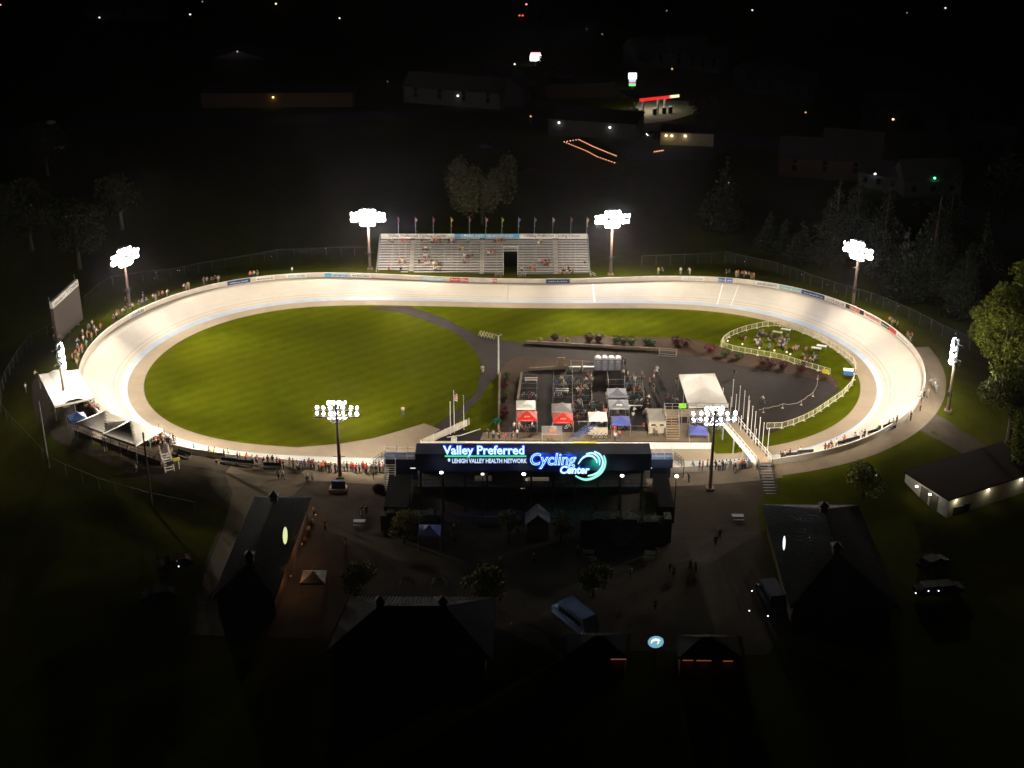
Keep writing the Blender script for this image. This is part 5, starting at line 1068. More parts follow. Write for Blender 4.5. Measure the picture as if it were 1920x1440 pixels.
for u, v, vt, lb, mm in ((845, 815, 754, 'bare white flagpole left of the striped flag by the near wall', None), (852, 812, 733, 'flagpole with the striped national flag by the near wall', 'flag'), (870, 806, 742, 'flagpole with a dark limp flag right of the striped one', 'vnavy')):
    p = PZ(u, v, 0); h = PD(u-1, vt, p.y).z; t = empty('flagpole', p); tag(t, lb, 'flagpole', 'flagpoles by the near wall'); b = MB(); b.bar((0, 0, 0), (0, 0, h), .07, .05); b.ball((0, 0, h), .1, seg=6, rng=4); b.build('pole', M['white'], t)
    if mm == 'flag':
        b = MB()
        for k in range(8):
            for j in range(4): x0, x1 = .05+j*.14, .19+j*.14; f = lambda x, kk: (x, .1*math.sin(x*9+kk*.5), h-.1-kk*.18-x*.6); b.quad(f(x0, k), f(x1, k), f(x1, k+1), f(x0, k+1), 2 if (j < 2 and k < 3) else k % 2)
        b.build('flag', [M['vred'], M['white'], M['vnavy']], t)
    elif mm: b = MB(); flag_mb(b, .05, 0, h-.1, .3, 1.4); b.build('flag', [M[mm], M['vblue']], t)
p = PZ(935, 701, 0); h = PD(935, 629, p.y).z; t = empty('lamp_post', p); tag(t, 'tall white post with small lamps at the corner of the paddock flower bed', 'lamp post')
b = MB(); b.bar((0, 0, 0), (0, 0, h), .16, .12); b.build('post', M['white'], t); b = MB(); b.box((0, 0, h), (1.2, .1, .1)); b.box((-.5, -.1, h+.15), (.3, .35, .25)); b.box((.4, -.1, h+.15), (.3, .35, .25)); b.build('lamp_bracket', M['steel'], t)
# small A-frames on the lawn corner
for k in range(5):
    p = PZ(901 + k*5.6, 630 + k*1.3, 0); t = empty('a_frame_sign', p, R(60)); tag(t, f'small white sandwich frame at the path bend, {ORD[k]} from the left', 'sandwich board', 'sandwich frames at the path bend')
    b = MB(); [b.bar((x, s*.35, 0), (x, 0, 1.0), .035, k=4) for x in (-.28, .28) for s in (-1, 1)]; b.bar((-.28, 0, 1), (.28, 0, 1), .035); b.build('frame', M['cream'], t)
# ---------------------------------------------------------------- portable toilets
for k in range(4):
    p = PZ(1120.5 + k*12.6, 692.5, 0); t = empty('portable_toilet', p); tag(t, 'grey portable toilet with domed white roof, ' + ['leftmost of the four', 'second of the four from the left', 'third of the four from the left', 'rightmost of the four'][k], 'portable toilet', 'portable toilets behind the paddock')
    b = MB(); b.box((0, 0, 1.05), (1.08, 1.08, 2.1)); b.build('cabin', M['plastic'], t); b = MB(); b.box((0, -.56, 1.0), (.7, .05, 1.8)); b.build('door', M['grey'], t)
    b = MB(); n = 8
    for i in range(n):
        g0, g1 = math.pi*i/n, math.pi*(i+1)/n; q = lambda g, y: (-.56*math.cos(g), y, 2.1 + .34*math.sin(g)); b.quad(q(g0, -.56), q(g1, -.56), q(g1, .56), q(g0, .56)); b.tri(q(g0, -.56), q(g1, -.56), (0, -.56, 2.1)); b.tri(q(g0, .56), q(g1, .56), (0, .56, 2.1))
    b.build('roof', M['wplastic'], t); b = MB(); b.box((0, -.6, 1.75), (.28, .03, .12)); b.build('vent', M['white'], t)
# ---------------------------------------------------------------- bicycles, rails and benches in the paddock
def bike_data():
    out = []
    for name, f in (('wheel', 'w'), ('frame', 'f')):
        pass
    b = MB(); pts = [(0, .335*math.cos(g), .335 + .335*math.sin(g)) for g in [2*math.pi*k/16 for k in range(17)]]; b.chain(pts, .022, k=5)
    for k in range(8): g = 2*math.pi*k/8; b.bar((0, 0, .335), (0, .32*math.cos(g), .335+.32*math.sin(g)), .004, k=3)
    wh = b.mesh('bicycle_wheel', M['rubber']); b = MB()
    R_, Fr, BB, SD, HD = (0, -.50, .335), (0, .50, .335), (0, -.08, .29), (0, -.20, .88), (0, .36, .86)
    for a, c in ((R_, BB), (R_, SD), (SD, BB), (SD, HD), (BB, HD), (HD, Fr), (SD, (0, -.22, .96)), (HD, (0, .37, .98))): b.bar(a, c, .02, k=5)
    fr = b.mesh('bicycle_frame', mat('bike_paint', (1, 1, 1), .35, objcol=True)); b = MB(); b.box((0, -.24, .98), (.13, .27, .05)); sd = b.mesh('bicycle_saddle', M['black']); b = MB()
    b.bar((-.21, .40, .98), (.21, .40, .98), .016); [b.chain([(s*.21, .40, .98), (s*.21, .50, .96), (s*.21, .47, .86)], .016) for s in (-1, 1)]; hb = b.mesh('bicycle_handlebar', M['black'])
    return wh, fr, sd, hb
BW, BF, BS, BHB = bike_data()
def bicycle(p, rz, col, label, group):
    t = empty('bicycle', p, rz); tag(t, label, 'bicycle', group)
    for nm, me, dy in (('wheel', BW, -.5), ('wheel', BW, .5), ('frame', BF, 0), ('saddle', BS, 0), ('handlebar', BHB, 0)):
        o = bpy.data.objects.new(nm, me); C.objects.link(o); o.parent = t; o.location = (0, dy, 0); o.color = (*COLN[col], 1)
    return t
br = random.Random(5)
bz = [(1045, 722), (1058, 727), (1047, 749), (1083, 722), (1092, 727), (1100, 731), (1085, 741), (1090, 746), (1097, 748), (1104, 745), (1094, 738), (1101, 738), (1088, 782), (1092, 786), (1096, 780), (1176, 728), (1184, 730), (1192, 728), (1198, 738), (1206, 740), (1180, 745), (1188, 748), (1196, 748), (994, 742), (1000, 745), (1004, 748), (978, 806), (986, 806), (994, 805), (1001, 806), (1059, 803), (1064, 806), (1144, 795), (1152, 797), (1160, 796), (1168, 800), (1172, 796), (1176, 790), (1254, 752), (1262, 756), (1270, 752), (1266, 745), (1115, 823), (1124, 824), (1133, 823), (1030, 833), (1242, 812), (960, 808)]
for (x0, x1, y0, y1, n_) in ((980, 1004, 740, 752, 6), (1040, 1072, 718, 748, 9), (1076, 1106, 712, 790, 20), (1172, 1206, 712, 762, 20), (1146, 1172, 786, 808, 8), (976, 1000, 800, 814, 6), (1252, 1272, 742, 760, 7), (1110, 1136, 740, 780, 6)):
    bz += [(br.uniform(x0, x1), br.uniform(y0, y1)) for _ in range(n_)]
bz.sort()
for k, (u, v) in enumerate(bz):
    c = br.choice(['black', 'white', 'red', 'navy', 'white', 'blue', 'grey']); bicycle(PZ(u, v, .06), br.uniform(-2, 2), c, f'{c} track bicycle, number {k+1} from the left in the paddock bays' if k >= len(ORD) else f'{c} track bicycle, {ORD[k]} in the paddock from the left', 'bicycles in the paddock')
# riders on the asphalt
for k, (u, v, c, lb) in enumerate(((1431, 758, 'beige', 'rider in beige circling the empty asphalt right of the footbridge'), (906, 699, 'white', 'rider in white on the path beside the white post'), (1232, 706, 'white', 'rider in white rolling behind the paddock'))):
    p = PZ(u, v, .04); a = br.uniform(0, 6); bicycle(p, a, 'grey', 'bicycle ridden by the ' + lb, 'ridden bicycles'); o = bpy.data.objects.new('person', POSES['ride'][0]); C.objects.link(o); o.location = p; o.rotation_euler = (0, 0, a); o.color = (*COLN[c], 1); tag(o, lb, 'person', 'riders on the infield asphalt')
def rail_set(P, label, hgt=1.05, posts=1.5, m='dullrail'):
    t = empty('paddock_railing', P[0]); tag(t, label, 'railing', 'steel railings dividing the paddock'); b = MB(); q0 = P[0]
    for a, c in zip(P, P[1:]):
        a = a - q0; c = c - q0
        for z in (.15, hgt): b.bar(a + Vector((0, 0, z)), c + Vector((0, 0, z)), .03, k=4)
        n = max(1, int((c-a).length/posts))
        for k in range(n+1): r = a.lerp(c, k/n); b.bar(r, r + Vector((0, 0, hgt)), .03, k=4)
        n = int((c-a).length/.35)
        for k in range(n): r = a.lerp(c, k/n); b.bar(r + Vector((0, 0, .15)), r + Vector((0, 0, hgt)), .010, k=3)
    b.build('rails', M[m], t)
def ps(u, v): return PZ(u, v, .04)
for a, c, lb in (((978, 712), (1007, 712), 'short cross railing at the top of the leftmost bay'), ((976, 729), (1008, 729), 'middle cross railing of the leftmost bay'), ((975, 750), (1007, 750), 'lower cross railing of the leftmost bay'), ((1007, 712), (1005, 800), 'long railing closing the leftmost bay on its right'),
                 ((1040, 715), (1072, 715), 'top cross railing of the second bay'), ((1039, 731), (1073, 731), 'second cross railing of the second bay'), ((1040, 746), (1073, 746), 'third cross railing of the second bay'), ((1038, 705), (1036, 790), 'long railing closing the second bay on its left'), ((1073, 700), (1074, 800), 'long railing between the second and third bays'),
                 ((1073, 729), (1108, 729), 'second cross railing of the third bay'), ((1073, 752), (1108, 752), 'third cross railing of the third bay'), ((1073, 770), (1108, 770), 'fourth cross railing of the third bay'), ((1073, 792), (1100, 792), 'lowest cross railing of the third bay'), ((1108, 712), (1110, 770), 'long railing closing the third bay on its right'),
                 ((1138, 702), (1141, 728), 'short railing left of the grey canopies'), ((1137, 722), (1170, 722), 'cross railing behind the grey canopies'), ((1170, 702), (1174, 800), 'long railing right of the grey canopies'), ((1171, 716), (1205, 716), 'top cross railing of the right bay'), ((1171, 729), (1206, 729), 'second cross railing of the right bay'), ((1172, 745), (1208, 745), 'third cross railing of the right bay'), ((1174, 762), (1200, 762), 'lowest cross railing of the right bay'), ((1203, 705), (1208, 760), 'long railing closing the right bay'),
                 ((1138, 808), (1206, 810), 'front railing of the blue canopy bay'), ((1213, 780), (1218, 812), 'railing left of the box trailer'), ((1070, 685), (1071, 698), 'stub railing beside the portable toilets'), ((1091, 685), (1093, 700), 'second stub railing beside the portable toilets'), ((1070, 686), (1112, 688), 'railing behind the covered benches beside the toilets')):
    rail_set([ps(*a), ps(*c)], lb)
for k, (u, v) in enumerate(((996, 713), (996, 717), (1054, 733), (1054, 737), (1092, 733), (1078, 692), (1104, 692), (1096, 795), (1192, 765))):
    p = PZ(u, v, .04); t = empty('bench', p); tag(t, ['pale bench at the top of the leftmost bay, farther of two', 'pale bench at the top of the leftmost bay, nearer of two', 'pale bench in the second bay, farther of two', 'pale bench in the second bay, nearer of two', 'bench in the third bay', 'bench left of the portable toilets', 'bench touching the portable toilets', 'bench at the foot of the third bay', 'bench at the foot of the right bay'][k], 'bench', 'team benches in the paddock')
    b = MB(); b.box((0, 0, .46), (2.2, .32, .05)); b.build('seat', M['alu'], t)
    for x in (-.9, .9): b = MB(); b.box((x, 0, .22), (.06, .3, .44)); b.build('leg', M['steel'], t)
# start gate / arm, ramp stairs by the canopy
b = MB(); a = PZ(1069, 822, .2) ; c = PZ(1100, 800, 1.6)
for k in range(4): b.bar(a + Vector((.5*k, 0, .3)), c + Vector((.5*k, 0, .3)), .06)
for k in range(6): q = a.lerp(c, k/5); b.box((q.x+.75, q.y, q.z), (1.8, .3, .05))
tag(b.build('ramp_stairs', M['vnavy']), 'dark blue stepped ramp between the grey and the cream canopies', 'ramp')
b = MB(); a = PZ(850, 822, .5); b.bar((a.x, a.y, .0), (a.x, a.y, 1.0), .08); b.bar((a.x-1, a.y, .7), (a.x+1.2, a.y+.3, .9), .07); b.bar((a.x+1.2, a.y+.3, .9), (a.x+4.2, a.y+1.9, 1.2), .07); b.box((a.x+.1, a.y, .3), (.9, .7, .6)); tag(b.build('boom_gate', M['white']), 'white boom barrier arm by the flagpoles', 'barrier')
for k, (u, v) in enumerate(((1240, 664), (1266, 668))):
    pass
p = PZ(1252, 667, 0); t = empty('goal_frame', p, R(-14)); tag(t, 'pale tubular cage frame at the edge of the shrub bed', 'frame'); b = MB()
for x in (-1.5, 1.5):
    for y in (-.4, .4): b.bar((x, y, 0), (x, y, 1.2), .04)
for y in (-.4, .4):
    for z in (.1, 1.2): b.bar((-1.5, y, z), (1.5, y, z), .04)
b.build('tubes', M['cream'], t)
p = PZ(1053, 690, 0); b = MB()
for k in range(5): b.box((0, k*.3, .15+k*.15), (1.3, .3, .3+k*.3 - k*.02))
tag(b.build('garden_steps', M['wood'], loc=p), 'short wooden steps in the paddock flower bed', 'steps')
# low rope line on the asphalt
b = MB(); rp_ = [(1423, 768), (1432, 765), (1450, 762), (1468, 757), (1488, 757), (1503, 751), (1515, 742), (1525, 735), (1532, 722), (1534, 703)]
P = [PZ(u, v, .8) for u, v in rp_]
for a, c in zip(P, P[1:]): m_ = (a+c)/2 - Vector((0, 0, .15)); b.chain([a, m_, c], .035, k=4)
for a in P[1::2]: b.bar((a.x, a.y, 0), a, .03); b.bar((a.x, a.y, 0), (a.x, a.y, .05), .22, k=8)
tag(b.build('rope_line', M['cream']), 'sagging rope line with small posts across the asphalt', 'rope')
# ---------------------------------------------------------------- footbridge
a0 = PZ(1366, 790, 2.9); a1 = PZ(1432, 868, 3.3); t = empty('footbridge', Vector((a0.x, a0.y, 0))); tag(t, 'white sided footbridge crossing the near straight', 'footbridge')
e = (a1 - a0); L = e.length; rz = math.atan2(e.y, e.x); MM = Matrix.Rotation(rz, 4, 'Z'); zA, zB_ = a0.z, a1.z
def lb_(x, y, z): return MM @ Vector((x, y, z))
b = MB(); wd = 1.15
b.quad(lb_(0, -wd, zA), lb_(L, -wd, zB_), lb_(L, wd, zB_), lb_(0, wd, zA)); b.quad(lb_(0, -wd, zA-.25), lb_(0, wd, zA-.25), lb_(L, wd, zB_-.25), lb_(L, -wd, zB_-.25))
b.quad(lb_(0, -wd, zA-.25), lb_(L, -wd, zB_-.25), lb_(L, -wd, zB_), lb_(0, -wd, zA)); b.quad(lb_(0, wd, zA), lb_(L, wd, zB_), lb_(L, wd, zB_-.25), lb_(0, wd, zA-.25)); b.build('deck', M['wood'], t)
b = MB(); b.quad(lb_(0, -wd-.06, zA-.3), lb_(L, -wd-.06, zB_-.3), lb_(L, -wd-.06, zB_+.55), lb_(0, -wd-.06, zA+.55)); b.quad(lb_(L, -wd-.10, zB_-.3), lb_(0, -wd-.10, zA-.3), lb_(0, -wd-.10, zA+.55), lb_(L, -wd-.10, zB_+.55)); b.quad(lb_(0, -wd-.10, zA+.55), lb_(L, -wd-.10, zB_+.55), lb_(L, -wd-.06, zB_+.55), lb_(0, -wd-.06, zA+.55)); b.build('side_panel', M['white'], t)
b = MB()
for s in (-1, 1):
    b.bar(lb_(0, s*wd, zA+1.1), lb_(L, s*wd, zB_+1.1), .04); b.bar(lb_(0, s*wd, zA+.6), lb_(L, s*wd, zB_+.6), .03)
    for k in range(13): z = zA + (zB_-zA)*k/12; b.bar(lb_(L*k/12, s*wd, z-.2), lb_(L*k/12, s*wd, z+1.1), .035)
b.build('handrail', M['white'], t)
b = MB()
for f in (.04, .36, .62, .97):
    for s in (-1, 1): b.bar(lb_(L*f, s*wd*.9, 0), lb_(L*f, s*wd*.9, zA), .12)
b.build('support', M['steel'], t)
# outer stairs
s0 = PT(1444, 925); b = MB(); t2 = empty('bridge_stairs', Vector((s0.x, s0.y, s0.z))); tag(t2, 'dark open stairs at the outer end of the footbridge', 'stairs'); top = a1 + (a1-a0).normalized()*.5; dv = Vector((top.x-.0, top.y, 3.2)) - s0; n = 11
for k in range(n): q = dv*(k/(n-1)); b.box((q.x, q.y, q.z), (1.9, .26, .05))
b.build('treads', M['steel'], t2); b = MB()
for s in (-1, 1): b.bar((s, 0, 0), dv + Vector((s, 0, 0)), .08); b.bar((s, 0, 1.0), dv + Vector((s, 0, 1.0)), .045); [b.bar(dv*(k/4)+Vector((s, 0, 0)), dv*(k/4)+Vector((s, 0, 1.0)), .035) for k in range(5)]
b.build('stringers', M['dsteel'], t2)
# platform with inner stairs
p = PZ(1262, 826, 0); t3 = empty('stair_platform', p); tag(t3, 'wooden stair and railed platform at the infield end of the footbridge', 'stairs'); b = MB()
for k in range(9): b.box((0, .3 + k*.32, .2+k*.30), (1.9, .32, .08)); b.box((0, .3+k*.32+.14, .1+k*.30), (1.9, .04, .28))
b.build('steps', mat('stair_wood', (.42, .31, .19), .8), t3); b = MB(); x1 = a0.x - p.x + .6; b.box(((x1-1)/2, 4.2, 2.75), (x1+1.2, 2.4, .15)); b.build('platform_deck', M['wood'], t3)
b = MB()
for z in (.5, 1.05):
    b.bar((-1, 3.1, 2.8+z), (-1, 5.4, 2.8+z), .04); b.bar((-1, 5.4, 2.8+z), (x1, 5.4, 2.8+z), .04); b.bar((1.1, 3.1, 2.8+z), (x1, 3.1, 2.8+z), .04)
    for s in (-1, 1): b.bar((s, .2, z), (s, 3.1, 2.8+z), .04)
for k in range(9): x = -1 + (x1+1)*k/8; b.bar((x, 5.4, 0), (x, 5.4, 3.9), .05); (x > 1) and b.bar((x, 3.1, 0), (x, 3.1, 3.9), .05)
b.build('railing', M['steel'], t3); b = MB(); b.box((1.9, 5.45, 3.4), (1.2, .05, .9)); b.build('green_banner', M['green'], t3)
# the white flag masts along the footbridge
fp = [(1372, 760, 712), (1385, 768, 724), (1393, 783, 733), (1400, 800, 743), (1401, 812, 752), (1407, 820, 762), (1413, 826, 772), (1422, 830, 783), (1429, 838, 793), (1439, 842, 804)]
fp2 = [(1353, 772, 728), (1368, 790, 745), (1376, 806, 740), (1386, 836, 780), (1399, 826, 783), (1415, 842, 805)]
for k, (u, v, vt) in enumerate(fp + fp2):
    p = PZ(u, v + 3, 0); h = PD(u+2, vt, p.y).z; b = MB(); b.bar((0, 0, 0), (0, 0, h), .055, .04, k=6); b.ball((0, 0, h), .09, seg=6, rng=4)
    tag(b.build('bare_flagpole', M['white'], loc=p), f'bare white pole {"right" if k < 10 else "left"} of footbridge, {ORD[k if k < 10 else k-10]} towards the track', 'flagpole', 'bare white poles beside the footbridge')
# ---------------------------------------------------------------- planting
def shrub(u, v, r, m, label, name='shrub', n=260):
    p = PZ(u, v, .1); rr = random.Random(int(u*7)); b = MB(); leaves(b, (0, 0, r*.7), (r, r, r*.8), n, .12, rr); b.ball((0, 0, r*.5), r*.55, .9, 8, 5); tag(b.build(name, m, loc=p), label, 'shrub')
for u, v, r, m, lb in ((1040, 637, .75, RLEAF, 'lone small burgundy shrub at the left end of the shrub bed'), (1104, 640, 1.1, RLEAF, 'burgundy shrub, left one of the large touching pair'), (1122, 640, 1.2, RLEAF, 'burgundy shrub, right one of the large touching pair'), (1155, 643, 1.1, SLEAF, 'green shrub right of the large burgundy pair'), (1168, 645, 1.0, SLEAF, 'green shrub in the middle of the green group'), (1184, 646, 1.1, SLEAF, 'green shrub at the right of the green group'), (1212, 645, .8, SLEAF, 'small round green shrub left of the tubular frame'), (1223, 648, .8, SLEAF, 'small round green shrub nearest the tubular frame'), (1268, 645, 1.1, RLEAF, 'burgundy shrub above the tubular frame'), (1286, 648, 1.0, RLEAF, 'burgundy shrub between the tubular frame and the red shrub'), (1331, 661, 1.15, mat('bright_red_leaf', (.11, .012, .018), .8), 'bright red round shrub by the tip of the picnic enclosure'), (1360, 668, .8, SLEAF, 'low green shrub below the tip of the enclosure'), (1385, 672, .8, SLEAF, 'low green shrub below the lattice fence'), (1430, 685, 1.1, RLEAF, 'dark burgundy shrub below the lattice fence, left'), (1445, 688, 1.1, RLEAF, 'dark burgundy shrub below the lattice fence, middle'), (1468, 690, .9, RLEAF, 'dark burgundy shrub below the lattice fence, right'), (1503, 695, 1.1, RLEAF, 'burgundy shrub below the standing picnickers'), (1012, 641, .6, YLEAF, 'low yellow flowering plant left of the lone shrub'), (1063, 641, .6, YLEAF, 'low yellow flowering plant right of the lone shrub'), (946, 726, .7, RLEAF, 'red flowering bush high in the narrow bed'), (948, 742, .6, SLEAF, 'green bush in the narrow bed'), (946, 777, .8, mat('bright_red_leaf', (.2, .02, .03)), 'red flowering bush low in the narrow bed'), (950, 708, .7, SLEAF, 'green bush at the top of the narrow bed'), (932, 795, .7, mat('teal_leaf', (.02, .22, .15), .8), 'teal green plant by the foot of the narrow bed')):
    shrub(u, v, r, m, lb)
FLEAF = mat('far_leaf', (.028, .034, .012), .85, var=.3)
def tree(u, v, h, rad, label, m=LEAF, n=2600, size=.28, kind='broad', z0=None, world=None, name='tree', seed=None):
    p = world or PT(u, v); rr = random.Random(seed or int(u*3+v)); t = empty(name, p, rr.uniform(0, 6)); tag(t, label, 'tree', 'trees around the velodrome')
    b = MB(); b.bar((0, 0, -.2), (0, 0, h*.45), h*.028+.06, h*.018+.03, k=7)
    cl = []
    if kind == 'broad':
        nb_ = 9 + int(h)
        for k in range(nb_):
            g = rr.uniform(0, 6.28); q = rr.uniform(.15, .78); zz = h*(.35 + .52*rr.random()); q *= math.sin(math.pi*min(1, max(.12, (zz/h-.18)/.9)))**.6
            c = (rad*q*math.cos(g), rad*q*math.sin(g), zz); cl.append((c, rad*rr.uniform(.26, .46)))
            b.bar((0, 0, h*rr.uniform(.25, .45)), c, h*.012+.02, .02, k=4)
        cl.append(((0, 0, h*.88), rad*.4))
    elif kind == 'cone':
        for k in range(14):
            f = k/13; zz = h*(.12 + .84*f); rr_ = rad*(1-f)*.95+.15
            for q in range(max(1, int(5*(1-f)+1))): g = rr.uniform(0, 6.28); cl.append(((rr_*.55*math.cos(g), rr_*.55*math.sin(g), zz), rr_*.55+.2))
        b.bar((0, 0, h*.4), (0, 0, h*.95), h*.015, .02, k=5)
    elif kind == 'willow':
        for k in range(20):
            g = rr.uniform(0, 6.28); q = rad*rr.uniform(.3, .9); c = (q*math.cos(g), q*math.sin(g), h*rr.uniform(.55, .85)); cl.append((c, rad*.28)); b.bar((0, 0, h*.4), c, .12, .03, k=4)
    b.build('trunk', mat('bark', (.06, .045, .035), .9), t); b = MB(); tot = sum(r*r for _, r in cl)
    for c, r in cl:
        k = max(14, int(n*r*r/tot)); leaves(b, c, (r, r, r*(.75 if kind != 'willow' else 1.9)), k, size, rr, flat=.6 if kind == 'cone' else 1)
    b.build('crown', m, t); return t
# big lit trees on the right
tree(1888, 838, 15, 7.0, 'big leafy tree whose left side is lit bright green by the slanting mast', n=20000, size=.24)
tree(1880, 735, 19, 6.5, 'tall leafy tree with yellow green lit edge behind the slanting mast', n=14000, size=.26)
tree(1925, 690, 21, 7.0, 'tallest dark leafy tree at the right edge of the picture', n=10000, size=.32)
tree(1850, 660, 9.5, 4.0, 'smaller leafy tree against the fence end behind the slanting mast', n=7000, size=.25)
tree(1935, 900, 10, 5.0, 'dark tree between the big lit tree and the storage building', n=7000, size=.25)
tree(1617, 935, 5.0, 3.6, 'low spreading tree on the dark lawn above the right roof', n=2600, size=.2)
tree(757, 1018, 5.0, 2.6, 'round plaza tree with pale lit leaves left of the lilac canopy', m=mat('pale_leaf', (.15, .15, .05), .8), n=2200, size=.15)
tree(955, 1018, 5.2, 2.1, 'dark plaza tree left of the yellow booth', n=1500, size=.15)
tree(1052, 1018, 5.0, 2.1, 'dark plaza tree right of the yellow booth', m=mat('pale_leaf', (.15, .15, .05)), n=1500, size=.15)
tree(910, 1135, 6.0, 3.4, 'large dark tree in front of the bottom centre roof', n=3000, size=.2)
tree(668, 1120, 5.0, 3.0, 'dark tree above the left end of the bottom centre roof', n=2200, size=.2)
tree(1112, 1120, 5.0, 2.4, 'dark tree beside the parked bus', n=1800, size=.2)
tree(60, 470, 16, 7, 'dark tree at the far left beyond the fence', m=FLEAF, n=5000, size=.33); tree(150, 505, 15, 7, 'dark tree beyond the fence left of the far left mast', m=FLEAF, n=5000, size=.33)
tree(905, 420, 14, 8, 'weeping willow behind the grandstand', m=WLEAF, kind='willow', n=9000, size=.3)
for k, (u, v, h, rad) in enumerate(((1355, 430, 17, 6), (1440, 470, 9, 3), (1470, 475, 8, 3), (1500, 490, 9, 3.5), (1560, 500, 20, 6), (1650, 520, 22, 6), (1740, 560, 24, 6.5), (1690, 560, 15, 5), (1800, 590, 14, 5), (1600, 470, 18, 6), (1830, 560, 18, 6), (1770, 500, 20, 6))):
    tree(u, v, h, rad, f'dark conifer beyond the right fence, {ORD[k]} from the grandstand', m=DLEAF, kind='cone', n=6000, size=.26, name='conifer')
for k, (u, v, h) in enumerate(((230, 430, 13), (1020, 180, 12), (90, 330, 14), (1880, 420, 16), (1700, 200, 12), (1330, 250, 11))):
    tree(u, v, h, h*.45, f'dark roundish tree in the fields beyond the track, {ORD[k]} to be made out', m=FLEAF, n=1800, size=.4)
# ---------------------------------------------------------------- vehicles
def vehicle(p, rz, L, W_, h1, h2, m, label, cat='car', bus=False, lights=True):
    t = empty('bus' if bus else 'parked_car', p, rz); tag(t, label, cat)
    prof = [(-L/2, .35), (-L/2, h1), (-L*.42, h2 if bus else h1+.05), (-L*.30, h2), (L*.16 if not bus else L*.30, h2), (L*.30 if not bus else L*.34, h1+.03), (L/2, h1*.86), (L/2, .35)]
    b = MB(); y0 = -W_/2
    for (a, c) in zip(prof, prof[1:] + prof[:1]):
        k = lambda q: .10 if q[1] > h1+.01 else 0
        b.quad((a[0], -W_/2+k(a), a[1]), (c[0], -W_/2+k(c), c[1]), (c[0], W_/2-k(c), c[1]), (a[0], W_/2-k(a), a[1]))
    for s in (-1, 1): b.poly([(q[0], s*(W_/2-(.10 if q[1] > h1+.01 else 0)), q[1]) for q in (prof if s < 0 else prof[::-1])])
    b.build('body', m, t); b = MB()
    for s in (-1, 1):
        nw = 7 if bus else 2
        for k in range(nw):
            xa = -L*.38 + k*(L*.66 if bus else L*.50)/nw; xb = xa + (L*.66 if bus else L*.5)/nw*.82; z0 = h1+.06 if not bus else h2*.55; z1 = h2-.08 if not bus else h2*.80
            b.quad((xa, s*(W_/2-.03+(.06 if bus else 0)), z0), (xb, s*(W_/2-.03+(.06 if bus else 0)), z0), (xb, s*(W_/2-.07+(.09 if bus else 0)), z1), (xa, s*(W_/2-.07+(.09 if bus else 0)), z1))
    b.quad((L*.17, -W_/2+.15, h2-.03), (L*.31, -W_/2+.12, h1+.06), (L*.31, W_/2-.12, h1+.06), (L*.17, W_/2-.15, h2-.03)) if not bus else b.quad((-L/2-.02, -W_*.35, h2*.55), (-L/2-.02, W_*.35, h2*.55), (-L/2-.02, W_*.35, h1*.99), (-L/2-.02, -W_*.35, h1*.99))
    b.build('windows', M['glass'], t)
    for x in (-L*.32, L*.32):
        for s in (-1, 1): b = MB(); b.bar((x, s*(W_/2-.02), .34), (x, s*(W_/2-.24), .34), .34, k=12); b.build('wheel', M['rubber'], t)
    for s in (-1, 1): b = MB(); b.box((L/2+.01, s*W_*.36, h1*.68), (.06, .3, .16)); b.build('headlight', COOL if lights else M['steel'], t)
    return t
p = PZ(1082, 1168, 0); q0 = PZ(1058, 1140, 0); q1 = PZ(1108, 1180, 0); vehicle(PZ(1078, 1170, 0), math.atan2(q0.y-q1.y, q0.x-q1.x), 6.8, 2.3, 1.5, 2.7, mat('bus_paint', (.20, .32, .62), .4), 'pale blue roofed minibus parked near the gatehouses', 'bus', True, False)
vehicle(PZ(1445, 1130, 0), R(100), 5.6, 2.2, 1.4, 2.6, mat('van_paint', (.07, .085, .13), .4), 'dim box van parked beside the right roof', 'van', True, False)
for k, (u, v, rz, on) in enumerate(((1745, 1112, 10, 0), (1772, 1110, 12, 0), (330, 1062, 200, 0), (300, 1122, 190, 0), (434, 192, 170, 1), (1188, 212, 30, 0), (1305, 199, -20, 1), (1238, 262, 150, 1), (1228, 256, 190, 1), (1510, 262, 0, 1), (995, 325, 15, 0), (1748, 1062, 30, 0), (910, 280, 10, 0), (1730, 388, 20, 0))):
    vehicle(PZ(u, v, 0), R(rz), 4.4, 1.8, .95, 1.45, mat('car_paint_%d' % (k % 4), [(.03, .03, .03), (.02, .02, .025), (.03, .01, .01), (.02, .03, .05)][k % 4], .7, spec=.05), ['dark car on the lower right edge, left of the pair', 'dark car on the lower right edge, right of the pair', 'dark car on the left lawn, upper one', 'dark car on the left lawn, lower one', 'car with warm headlights left of the long shed', 'white car parked under the fuel canopy', 'car with lit headlights leaving the fuel station', 'car with lit headlights by the cream lit shop, right one', 'car with lit headlights by the cream lit shop, left one', 'car with twin headlights alone on the far right road', 'faint pale car in the dark behind the grandstand', 'dark car above the pair at the lower right', 'faint car left of the willow', 'faint car below the green lit house'][k], 'car', lights=bool(on))
for u, v in ((1739, 1059), (1717, 1112), (1741, 1108), (1760, 1108), (317, 1055), (335, 1062), (299, 1114), (322, 1053), (1410, 1108), (1405, 1145), (1440, 1155)):
    b = MB(); b.ball((0, 0, 0), .09, 1, 6, 4); tag(b.build('glint_bead', glow('glint_glow', (.8, .9, 1), 3), loc=PZ(u, v, 1.0)), 'tiny glowing bead standing in for a glint on a parked vehicle', 'light', 'glints on parked vehicles')  # glowing beads added as painted glints on the dark vehicles
